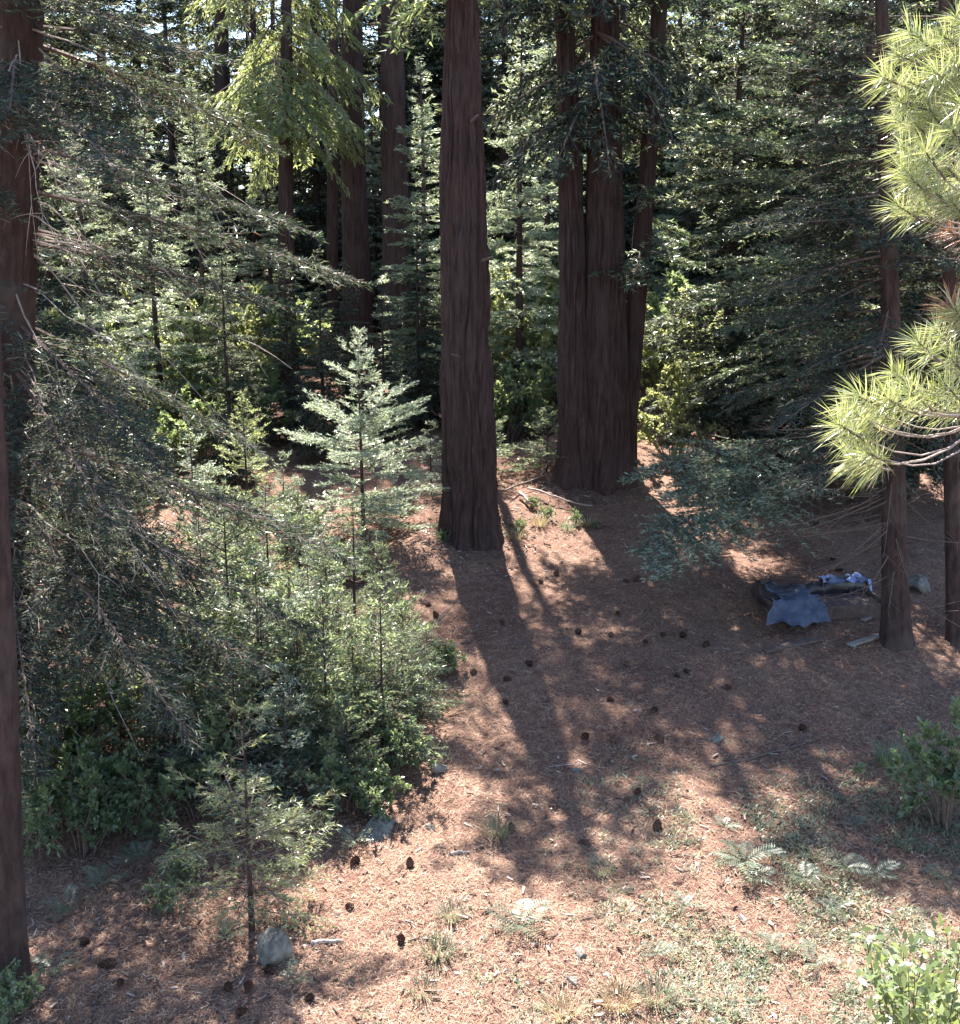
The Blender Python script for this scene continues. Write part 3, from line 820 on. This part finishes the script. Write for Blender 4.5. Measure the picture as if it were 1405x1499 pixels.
# ---------------------------------------------------------------- leafy bush at the bottom right: every leaf a piece
def leaf_mesh(seed):
    r = np.random.default_rng(seed)
    t = np.linspace(0, 1, 6); w = np.array([.05, .30, .46, .50, .36, .03]) * .42
    c = np.stack([t, t * 0, .10 * np.sin(PI * t) - .12 * t * t], 1)
    V = np.concatenate([c, c + np.stack([t * 0, w, .35 * w], 1), c + np.stack([t * 0, -w, .35 * w], 1)])
    F = []
    for k in range(5):
        F += [(k, k + 1, 6 + k + 1, 6 + k), (k + 1, k, 12 + k, 12 + k + 1)]
    return MB().add(V, F).mesh('leaf', [M['leaf_bright']], True)
M['leaf_bright'] = leaf_mat('bright_leaves', (.08, .125, .045), (.21, .26, .115), (.30, .36, .11), .36, .32, .6, 9)
leafs = [leaf_mesh(k) for k in range(2)]
bx0, by0 = P(1400, 1490, 4.5)[0], 4.5
bush = empty('leafy_bush', (bx0, by0, float(gz(bx0, by0))), 'bright-leaved bush with big oval leaves at the lower right corner', 'shrub')
b0 = np.array(bush.location)
q = MB(); r_ = np.random.default_rng(160); spots = []
TIPS = [(1268, 1377), (1300, 1395), (1322, 1392), (1385, 1360), (1350, 1395), (1370, 1400), (1395, 1415), (1300, 1445), (1290, 1440), (1330, 1425), (1350, 1440), (1375, 1450), (1400, 1465),
        (1310, 1470), (1330, 1465), (1355, 1475), (1380, 1485), (1320, 1495), (1345, 1500), (1400, 1440), (1365, 1420), (1405, 1390), (1395, 1500), (1340, 1410), (1380, 1430), (1310, 1405)]
for (px, py) in TIPS:
    tp = P(px, py, by0 + r_.uniform(-.45, .35)) - b0
    t = np.linspace(0, 1, 8)[:, None]
    root = np.array([r_.normal(0, .08), r_.normal(0, .08), -.05])
    pts = root + (tp - root) * t + np.array([r_.normal(0, .05), r_.normal(0, .05), .22]) * np.sin(PI * t)
    q.tube(pts, .008 - .006 * t[:, 0], 5)
    dv = nrm(pts[-1] - pts[-2])
    for k in range(11):
        u = 1 - .45 * (k / 10) ** 1.2
        kk = min(int(u * 7), 6); f = u * 7 - kk; pb = pts[kk] * (1 - f) + pts[kk + 1] * f
        spots.append((pb, nrm(dv * .35 + r_.normal(0, .9, 3) * np.array([1, 1, .5]) + np.array([-.1, -.15, .12]))))
link('stems', q.mesh('stems', [M['twig']], True), bush)
inn = [spots[int(k)] for k in r_.integers(0, len(spots), 1600)]
ib = np.array([a for a, _ in inn]) + r_.normal(0, .045, (1600, 3)); idr = nrm(r_.normal(0, .7, (1600, 3)) + np.array([0, 0, .4])); isd = nrm(np.cross(idr, r_.normal(0, .4, (1600, 3)) + np.array([0, 0, 1]))) * .014
inner = link('inner_leaves', MB().kites(ib, ib + idr * .03 + isd, ib + idr * .06, ib + idr * .03 - isd).mesh('inner_leaves', [M['leaf_bright']]), bush); inner['kind'] = 'stuff'
for pb, dv in spots:
    eu = Vector([float(c) for c in dv]).to_track_quat('X', 'Z').to_euler()
    link('leaf', leafs[int(r_.integers(0, 2))], bush, pb, eu, r_.uniform(.040, .072))

# ---------------------------------------------------------------- cones, rocks, sticks
def cone_mesh(seed, L=.11, R=.042):
    r = np.random.default_rng(seed); q = MB()
    t = np.linspace(0, 1, 7); q.tube(np.stack([t * L, t * 0, t * 0], 1), R * .6 * np.array([.5, .9, 1, .95, .75, .5, .15]), 8)
    n = 70; k = np.arange(n); u = (k + .5) / n; az = k * 2.39996
    prof = np.interp(u, [0, .2, .5, .8, 1], [.7, 1, .92, .6, .2]) * R
    rad = np.stack([np.zeros(n), np.cos(az), np.sin(az)], 1); tan = np.stack([np.zeros(n), -np.sin(az), np.cos(az)], 1); ax = np.array([1.0, 0, 0])
    base = ax * (u * L)[:, None] + rad * (prof * .45)[:, None]
    tip = ax * (u * L + .012)[:, None] + rad * (prof * 1.05 + r.normal(0, .002, n))[:, None]
    mid = base * .4 + tip * .6 - ax * .002
    w = (.011 * (.5 + prof / R * .6))[:, None]
    q.kites(base, mid + tan * w, tip, mid - tan * w)
    q.kites(base - ax * .004, mid - tan * w - ax * .004, tip - ax * .003, mid + tan * w - ax * .004)
    return q.mesh('pine_cone', [M['cone']])
cones = [cone_mesh(1), cone_mesh(2, .095, .046), cone_mesh(3, .13, .045)]
r_ = np.random.default_rng(170)
CONES = [(912, 853), (927, 852), (623, 888), (739, 917), (850, 930), (893, 934), (970, 932), (994, 933), (948, 943), (915, 978), (737, 998), (745, 1036), (888, 1028), (963, 1043), (968, 1090), (1000, 985), (988, 992),
         (935, 1165), (915, 1180), (750, 1222), (862, 1240), (600, 1275), (517, 1335), (587, 1380), (525, 1264), (117, 1387), (170, 1417), (178, 1443), (335, 1448), (362, 1450), (388, 1425), (460, 1468), (345, 1490), (960, 1220),
         (898, 1090), (795, 856), (812, 846), (905, 900), (1168, 1070), (1215, 822), (1222, 836), (690, 990), (780, 975), (860, 1080), (640, 905), (1035, 945), (1060, 1010)]
for (px, py) in CONES:
    g_ = G(px, py)
    o = link('pine_cone', cones[int(r_.integers(0, 3))], None, (g_[0], g_[1], g_[2] + .026), (r_.uniform(0, 6), r_.uniform(-.35, .35), r_.uniform(0, 6.28)), r_.uniform(.6, .98))
    zone = ('on the sunny bank left of the cedar shadow' if px < 700 and py < 1000 else 'near the grey boulder' if px < 540 and py > 1280 else 'on the open sunny foreground litter' if py > 1150 else
            'near the dark box' if px > 1030 else 'on the dappled litter below the lone cedar' if px < 830 else 'on the shaded litter below the forked cedar')
    tag(o, 'brown open pine cone ' + zone, 'pine cone', 'pine cones scattered on the litter')

def rock_mesh(seed, sx, sy, sz, amp=.22):
    import bmesh
    bm = bmesh.new(); bmesh.ops.create_icosphere(bm, subdivisions=4, radius=1)
    V = np.array([v.co[:] for v in bm.verts]); r = np.random.default_rng(seed)
    d = np.zeros(len(V))
    for k in range(14):                      # cut facets
        n_ = nrm(r.normal(0, 1, 3)); dist = V @ n_; lim = r.uniform(.42, .85)
        V = V - np.maximum(dist - lim, 0)[:, None] * n_ * .85
    V = V * (1 + amp * .35 * (vnoise(V[:, 0] * 3 + 9, V[:, 1] * 3 + V[:, 2] * 4 + 9, s=seed % 9) - .5))[:, None]
    V = V * (1 + .05 * (vnoise(V[:, 0] * 11 + 30, V[:, 1] * 11 + V[:, 2] * 9 + 30, s=seed % 9) - .5))[:, None]
    V = V * np.array([sx, sy, sz])
    for v, c in zip(bm.verts, V): v.co = c
    me = bpy.data.meshes.new('rock'); bm.to_mesh(me); bm.free(); me.materials.append(M['rock'])
    me.polygons.foreach_set('use_smooth', np.zeros(len(me.polygons), bool)); return me
for k, (px, py, sx, sy, sz, up, lab) in enumerate([
        (405, 1408, .16, .15, .27, .07, 'upright grey boulder beside the drooping sapling'), (550, 1222, .28, .18, .12, -.01, 'low flat grey rock at the edge of the undergrowth'),
        (628, 1214, .055, .045, .04, .01, 'small angular stone right of the flat rock'), (642, 1132, .10, .08, .08, .03, 'rounded rock at the tip of the undergrowth'), (850, 1402, .075, .06, .04, .01, 'small pale stone among low herbs'),
        (838, 1446, .06, .05, .03, .01, 'pale flat stone by the grass in the foreground'), (1048, 1086, .10, .07, .05, .01, 'bluish stone lying in a patch of sun'), (1345, 862, .30, .2, .14, .05, 'pale rock between the two right fir trunks'),
        (845, 1132, .06, .05, .03, .01, 'small grey stone beside the forked twig')]):
    g_ = G(px, py)
    tag(link('rock', rock_mesh(200 + k, sx, sy, sz), None, (g_[0], g_[1] + sy * .3, g_[2] + up), (.1, -.1, k * 1.1)), lab, 'rock')

def stick(pixs, rad, lab, mat='dead_wood', lift=.0, forks=(), name='stick'):
    g0 = [G(*p) for p in pixs]
    t = np.linspace(0, len(g0) - 1, max(8, len(g0) * 4))
    pts = np.stack([np.interp(t, np.arange(len(g0)), [g_[c] for g_ in g0]) for c in range(3)], 1)
    pts[:, 2] = np.maximum(pts[:, 2], gz(pts[:, 0], pts[:, 1])) + rad * .7 + lift
    c0 = pts[0].copy(); q = MB()
    r = np.random.default_rng(int(pixs[0][0])); pts += r.normal(0, rad * .25, pts.shape)
    q.tube(pts - c0, np.linspace(rad, rad * .6, len(pts)), 7)
    for (a, b_) in forks:
        ga, gb = G(*a), G(*b_); tt = np.linspace(0, 1, 6)[:, None]; f = ga + (gb - ga) * tt
        f[:, 2] = gz(f[:, 0], f[:, 1]) + rad * .8 + lift + .02 * np.sin(PI * tt[:, 0])
        q.tube(f - c0, np.linspace(rad * .6, rad * .25, 6), 5)
    return tag(link(name, q.mesh(name, [M[mat]], True), None, c0), lab, 'stick')
stick([(454, 1385), (500, 1381)], .022, 'short pale broken stick right of the grey boulder')
stick([(660, 1252), (686, 1250)], .018, 'short weathered stick on the sunny litter')
stick([(697, 1248), (716, 1243)], .014, 'stubby dark stick beside the short weathered one', 'twig')
stick([(803, 1126), (832, 1120), (860, 1119)], .007, 'thin forked white twig on the bare shaded litter', forks=(((852, 1120), (842, 1134)),))
stick([(1040, 1124), (1090, 1117), (1150, 1099), (1200, 1083)], .014, 'long thin fallen branch across the litter, dark at one end', 'twig', forks=(((1150, 1099), (1165, 1088)), ((1170, 1093), (1178, 1080))))
stick([(772, 725), (805, 737), (842, 748), (868, 753)], .016, 'long fallen branch lying between the two great cedars', lift=.10)
stick([(760, 730), (778, 748)], .030, 'short thick broken limb between the two great cedars', lift=.08)
stick([(720, 738), (760, 722), (805, 706)], .020, 'mossy dark branch lying behind the short broken limb', 'twig', lift=.12)
stick([(792, 706), (806, 680)], .014, 'pale stick leaning at the forked cedar foot', lift=.10)
stick([(640, 912), (655, 896), (670, 878)], .008, 'dark curved twig on the sunny bank', 'twig', lift=.02)
stick([(930, 1337), (880, 1345), (850, 1350)], .008, 'reddish thin twig by the pale fern', 'twig')

# ---------------------------------------------------------------- abandoned box, tarps and boards
M['black_plastic'] = flat_mat('black_plastic', (.018, .014, .018), (.05, .04, .048), 6, .32, .6, .4)
M['blue_tarp'] = flat_mat('blue_tarp', (.045, .056, .095), (.098, .118, .172), 9, .6, .35, .8)
M['bright_blue'] = flat_mat('bright_blue_plastic', (.10, .16, .42), (.33, .39, .54), 5, .4, .5, .3)
M['board'] = flat_mat('weathered_board', (.07, .05, .045), (.16, .115, .10), 12, .85, .2, .4)
M['pale_board'] = flat_mat('pale_board', (.15, .125, .11), (.30, .265, .235), 10, .8, .3, .3)
gb = G(1205, 905); YB = gb[1]
def box(q, c, s, rz=0.0, mat=0, bev=.006):
    sx, sy, sz = s[0] / 2, s[1] / 2, s[2] / 2
    V = np.array([(x * (sx - bx), y * (sy - by_), z * (sz - bz)) for x in (-1, 1) for y in (-1, 1) for z in (-1, 1) for bx, by_, bz in ((0, bev, bev), (bev, 0, bev), (bev, bev, 0))])
    import bmesh
    bm = bmesh.new(); vs = [bm.verts.new(v) for v in V]; bmesh.ops.convex_hull(bm, input=vs)
    bm.verts.index_update(); W = np.array([v.co[:] for v in bm.verts]); T = [[v.index for v in f.verts] for f in bm.faces]; bm.free()
    ca, sa = math.cos(rz), math.sin(rz)
    W = np.stack([W[:, 0] * ca - W[:, 1] * sa, W[:, 0] * sa + W[:, 1] * ca, W[:, 2]], 1) + np.asarray(c)
    for k in (3, 4):
        Fk = [t for t in T if len(t) == k]
        if Fk: q.add(W, Fk, mat)
    return q
bxo = empty('wooden_box', gb + np.array([0.06, .25, 0]), 'low dark open box under the right fir, lined with black plastic', 'box', rz=.10)
for nm, c, s in (('side_board', (0, -.34, .08), (1.42, .03, .17)), ('side_board', (0, .36, .11), (1.42, .03, .17)), ('end_board', (-.70, .01, .09), (.03, .66, .17)), ('end_board', (.70, .01, .09), (.03, .66, .17)), ('base_board', (0, .01, .11), (1.36, .64, .02))):
    link(nm, box(MB(), c, s).mesh(nm, [M['board']]), bxo)
def cloth(nu, nv, fn):
    u, v = np.meshgrid(np.linspace(0, 1, nu), np.linspace(0, 1, nv), indexing='ij')
    V = fn(u, v); i, j = np.meshgrid(np.arange(nu - 1), np.arange(nv - 1), indexing='ij')
    F = np.stack([i * nv + j, (i + 1) * nv + j, (i + 1) * nv + j + 1, i * nv + j + 1], -1).reshape(-1, 4)
    back = V - np.array([0, 0, .004])
    q = MB().add(V.reshape(-1, 3), F); q.add(back.reshape(-1, 3), F[:, ::-1]); return q
def liner_fn(u, v):      # roll of plastic round the left end and along the back edge
    s = u * 3.0
    x = np.where(s < .75, -.72, -.72 + (s - .75) * .63); y = np.where(s < .75, -.36 + s, .39)
    r = .075 + .05 * vnoise(u * 14, v * 3, s=2); a = v * 2 * PI * .85 - 1.2
    nx = np.where(s < .75, -1.0, 0.0); ny_ = np.where(s < .75, 0.0, 1.0)
    k = r * np.cos(a)
    return np.stack([x + nx * k * .8, y + ny_ * k * .8, .16 + r * np.sin(a) * 1.1 + .05 * (vnoise(u * 22, v * 5, s=6) - .5) + np.where(s < .75, .02, .04 * np.sin(u * 9))], -1)
link('plastic_liner', cloth(90, 18, liner_fn).mesh('plastic_liner', [M['black_plastic']], True), bxo)
def drape_fn(u, v):      # hangs over the front left corner down to the litter
    d_ = v * .95; over = np.clip((d_ - .50) / .45, 0, 1)
    fold = .5 + .5 * np.sin(u * 9 + 2.5 * v + 2 * vnoise(u * 3, v * 3, s=5))
    y = .10 - np.minimum(d_, .50) - over * (.20 + .14 * fold * over) + .02 * np.sin(u * 5)
    x = -.80 + .62 * u - .14 * over * (1 - u) + .02 * over * u + .04 * (vnoise(u * 3, v * 6, s=2) - .5)
    z = .195 - .172 * over ** 1.25 + .030 * fold * (1 - over * .4) + .10 * (vnoise(u * 5, v * 5, s=4) - .2) * (1 - .4 * over) + .045 * vnoise(u * 11 + v * 4, v * 9, s=6)
    return np.stack([x, y, z], -1)
loc_b = np.array(bxo.location)
tag(link('blue_tarp', cloth(34, 30, drape_fn).mesh('blue_tarp', [M['blue_tarp']], True), None, loc_b, (0, 0, .10)), 'faded blue tarp folded over the front corner of the dark box', 'tarp')
def crumple_fn(u, v):
    x = .10 + .66 * u; y = .26 + .22 * v
    z = .22 + .13 * vnoise(u * 5, v * 3, s=7) + .04 * vnoise(u * 13, v * 6, s=8) - sstep(.85, 1, u) * .22 * vnoise(v * 4, u, s=3)
    return np.stack([x, y, z], -1)
tag(link('plastic_sheet', cloth(50, 20, crumple_fn).mesh('plastic_sheet', [M['bright_blue']], True), None, loc_b, (0, 0, .10)), 'crumpled bright blue and white plastic sheet on the back of the dark box', 'plastic sheet')
for a, b_, w, h, lab, mt in (((1262, 912), (1300, 895), .07, .03, 'pale board lying by the right end of the dark box', 'pale_board'), ((1242, 950), (1300, 930), .09, .03, 'weathered pale board at the foot of the right fir', 'pale_board'),
                             ((1118, 957), (1200, 938), .12, .03, 'mossy weathered plank in front of the blue tarp', 'board')):
    ga, gb2 = G(*a), G(*b_); mid = (ga + gb2) / 2; dv = gb2 - ga
    o = link('wooden_board', box(MB(), (0, 0, 0), (float(np.linalg.norm(dv)), w, h)).mesh('wooden_board', [M[mt]]), None, mid + np.array([0, 0, .025]), (0, -math.asin(dv[2] / np.linalg.norm(dv)), math.atan2(dv[1], dv[0])))
    tag(o, lab, 'board')

# ---------------------------------------------------------------- ferns and herbs
def frond_mesh(seed, L=.32):
    r = np.random.default_rng(seed); q = MB(); n = 15
    t = np.linspace(0, 1, n); c = np.stack([t * L, t * 0, L * (.55 * t - .62 * t * t)], 1)
    q.tube(c, np.linspace(.0028, .0008, n), 3, False)
    k = np.arange(2, n); u = t[k]; wl = L * .34 * np.sin(PI * (u * .86 + .10)) ** .9
    for s in (-1, 1):
        d = nrm(np.stack([np.full(len(k), .45), np.full(len(k), s * 1.0), r.normal(-.12, .12, len(k))], 1))
        b_ = c[k]; tip = b_ + d * wl[:, None]; mid = b_ + d * (wl * .4)[:, None]; ww = np.array([.008 * L / .32, 0, 0])
        q.kites(b_, mid + ww, tip, mid - ww)
    return q.mesh('frond', [M['herb']])
fronds = [frond_mesh(k) for k in range(3)]
r_ = np.random.default_rng(210)
def fern(px, py, n_, s, lab, grp=None):
    t = empty('fern', G(px, py), lab, 'fern', grp, r_.uniform(0, 6))
    for k in range(n_):
        link('frond', fronds[int(r_.integers(0, 3))], t, (0, 0, .01), (r_.normal(0, .2), -r_.uniform(.05, .5), k * 2 * PI / n_ + r_.normal(0, .3)), s * r_.uniform(.75, 1.15))
fern(762, 1362, 7, .85, 'pale sunlit fern in the middle of the foreground litter')
fern(1090, 1270, 9, .95, 'large feathery fern in the right foreground')
FG = 'small ferns among the right foreground herbs'
for px, py, n_, s in [(1105, 1292, 6, .6), (1180, 1290, 6, .6), (1235, 1278, 6, .7), (1280, 1285, 7, .7), (1000, 1330, 5, .5), (1220, 1335, 5, .5), (1330, 1240, 6, .6), (1060, 1215, 5, .45), (1380, 1290, 6, .6), (1250, 1215, 5, .5),
                      (1130, 1390, 6, .55), (960, 1400, 5, .5), (1190, 1420, 6, .6)]:
    fern(px, py, n_, s, 'small feathery fern among low herbs of the right foreground', FG)
for px, py, n_, s in [(205, 1260, 7, .8), (150, 1300, 6, .7), (100, 1330, 6, .7), (430, 1440, 6, .55), (80, 1420, 6, .6), (520, 1235, 6, .6), (230, 1230, 7, .8), (330, 1375, 5, .5)]:
    fern(px, py, n_, s, 'small fern at the foot of the left undergrowth', 'small ferns below the left undergrowth')

def tuft_of_grass(px, py, n_, h, mat, lab, grp):
    g_ = G(px, py); az = r_.uniform(0, 2 * PI, n_); rr = .10 * np.sqrt(r_.random(n_))
    b_ = np.stack([rr * np.cos(az), rr * np.sin(az), np.full(n_, -.01)], 1)
    d = nrm(np.stack([np.cos(az) * r_.uniform(.2, 1.1, n_), np.sin(az) * r_.uniform(.2, 1.1, n_), np.ones(n_)], 1)); L = h * r_.uniform(.5, 1.1, n_)[:, None]
    w = nrm(np.cross(d, [0, 0, 1.0])) * .0028
    mid = b_ + d * L * .55; tip = b_ + d * L; tip[:, 2] -= L[:, 0] * .25
    q = MB().kites(b_ - w, b_ + w, mid + w * .8, mid - w * .8); q.tris(mid - w * .8, mid + w * .8, tip)
    tag(link('grass_tuft', q.mesh('grass_tuft', [M[mat]]), None, g_), lab, 'grass', grp)
for px, py, n_, h, mt in [(728, 1225, 120, .28, 'herb'), (880, 1280, 110, .2, 'herb'), (640, 1400, 130, .22, 'herb'), (660, 1345, 120, .18, 'herb'), (905, 1480, 130, .25, 'straw'), (960, 1470, 120, .25, 'herb'), (1300, 1120, 140, .35, 'bush'),
                          (1340, 1125, 120, .3, 'bush'), (820, 1490, 110, .22, 'straw'), (620, 1455, 90, .15, 'herb'), (790, 770, 120, .3, 'straw'), (830, 775, 100, .3, 'herb'), (755, 790, 110, .25, 'straw'), (860, 770, 90, .25, 'straw'), (650, 790, 90, .25, 'herb')]:
    tuft_of_grass(px, py, n_, h, mt, {'herb': 'grey-green grass tuft on the litter', 'straw': 'dry straw-coloured grass tuft on the litter', 'bush': 'green grass clump below the bright leafy shrub'}[mt], mt + ' grass tufts')

# low herb carpet of the right foreground
def scatter(n_, fn_density, rng, y0=5.0, y1=20.0, xw=.46):
    y = y0 + (y1 - y0) * rng.random(n_ * 3); x = (rng.random(n_ * 3) * 2 - 1) * y * xw
    keep = rng.random(n_ * 3) < fn_density(x, y)
    return x[keep][:n_], y[keep][:n_]
r_ = np.random.default_rng(220)
def herb_d(x, y):
    right = sstep(.4, 2.2, x) * sstep(11.0, 9.0, y)
    patch = sstep(.42, .60, vnoise(x / .55 + 40, y / .55, s=5)) * .9 + .1
    low = sstep(8.3, 6.5, y) * .35 * sstep(-1.2, 0.2, x)
    return np.clip((right + low) * patch, 0, 1)
hx, hy = scatter(15000, herb_d, r_)
hp = np.stack([hx, hy, gz(hx, hy)], 1)
cnt = 10; idx = np.repeat(np.arange(len(hp)), cnt); az = r_.uniform(0, 2 * PI, len(idx))
d = nrm(np.stack([np.cos(az), np.sin(az), r_.uniform(.15, 1.0, len(idx))], 1))
L = r_.uniform(.025, .07, len(idx))[:, None]; b_ = hp[idx] + r_.normal(0, .03, (len(idx), 3)) * np.array([1, 1, 0]) + np.array([0, 0, .005])
s = nrm(np.cross(d, [0, 0, 1.0])) * r_.uniform(.003, .007, len(idx))[:, None]
herb = link('herb_carpet', MB().kites(b_, b_ + d * L * .5 + s, b_ + d * L, b_ + d * L * .5 - s, r_.choice(3, len(idx), p=[.6, .25, .15])).mesh('herb_carpet', [M['herb'], M['bush'], M['straw']]))
herb['kind'] = 'stuff'; tag(herb, 'low grey-green herb carpet over the right foreground', 'herbs')

# needle litter
r_ = np.random.default_rng(230)
N = 330000
u = r_.random(N); y = 1 / (1 / 4.8 + u * (1 / 26.0 - 1 / 4.8)); x = (r_.random(N) * 2 - 1) * y * .50
pt = np.stack([x, y, gz(x, y)], 1); az = r_.uniform(0, 2 * PI, N)
pile = vnoise(x / .25, y / .25, s=9)
sc_ = (y / 8.0) ** .35
d = np.stack([np.cos(az), np.sin(az), r_.normal(.03, .20, N)], 1); d[:, 1:2] += 0
L = (r_.uniform(.03, .085, N) * sc_)[:, None]; w = np.stack([-np.sin(az), np.cos(az), r_.normal(0, .5, N)], 1) * (r_.uniform(.0011, .0025, N) * sc_)[:, None]
pt[:, 2] += .004 + .022 * r_.random(N) * pile
litter = link('needle_litter', MB().tris(pt - w, pt + w, pt + d * L, r_.choice(3, N, p=[.44, .42, .14])).mesh('needle_litter', [M['lit_a'], M['lit_b'], M['lit_c']]))
litter['kind'] = 'stuff'; tag(litter, 'fallen pine needles strewn over the whole forest floor', 'needle litter')

# bark chips and broken twigs in the litter
r_ = np.random.default_rng(240)
N = 5200
u = r_.random(N); y = 1 / (1 / 4.8 + u * (1 / 24.0 - 1 / 4.8)); x = (r_.random(N) * 2 - 1) * y * .48
k_ = np.arange(N) < 1500                     # chips heaped round the trunk feet
for (c, a, b0_) in ((T1, 0, 700), (T2, 700, 1500)):
    m_ = slice(a, b0_); aa = r_.uniform(0, 2 * PI, b0_ - a); rr = .30 + np.abs(r_.normal(0, .55, b0_ - a))
    x[m_] = c[0] + rr * np.cos(aa); y[m_] = c[1] + rr * np.sin(aa)
pt = np.stack([x, y, gz(x, y) + r_.uniform(.004, .02, N)], 1); az = r_.uniform(0, 2 * PI, N)
d = np.stack([np.cos(az), np.sin(az), r_.normal(0, .15, N)], 1) * r_.uniform(.012, .05, N)[:, None]
w = np.stack([-np.sin(az), np.cos(az), r_.normal(0, .3, N)], 1) * r_.uniform(.004, .014, N)[:, None]
h = np.array([0, 0, .008])
q = MB(); q.kites(pt - d - w + h, pt - d + w + h, pt + d + w * .6 + h, pt + d - w * .6 + h, r_.choice(3, N, p=[.5, .3, .2]))
q.kites(pt - d - w, pt - d - w + h, pt + d - w * .6 + h, pt + d - w * .6)
chips = link('bark_chips', q.mesh('bark_chips', [M['twig'], M['cone'], M['dead_wood']]))
chips['kind'] = 'stuff'; tag(chips, 'small bark chips and broken twigs mixed into the needle litter', 'bark chips')
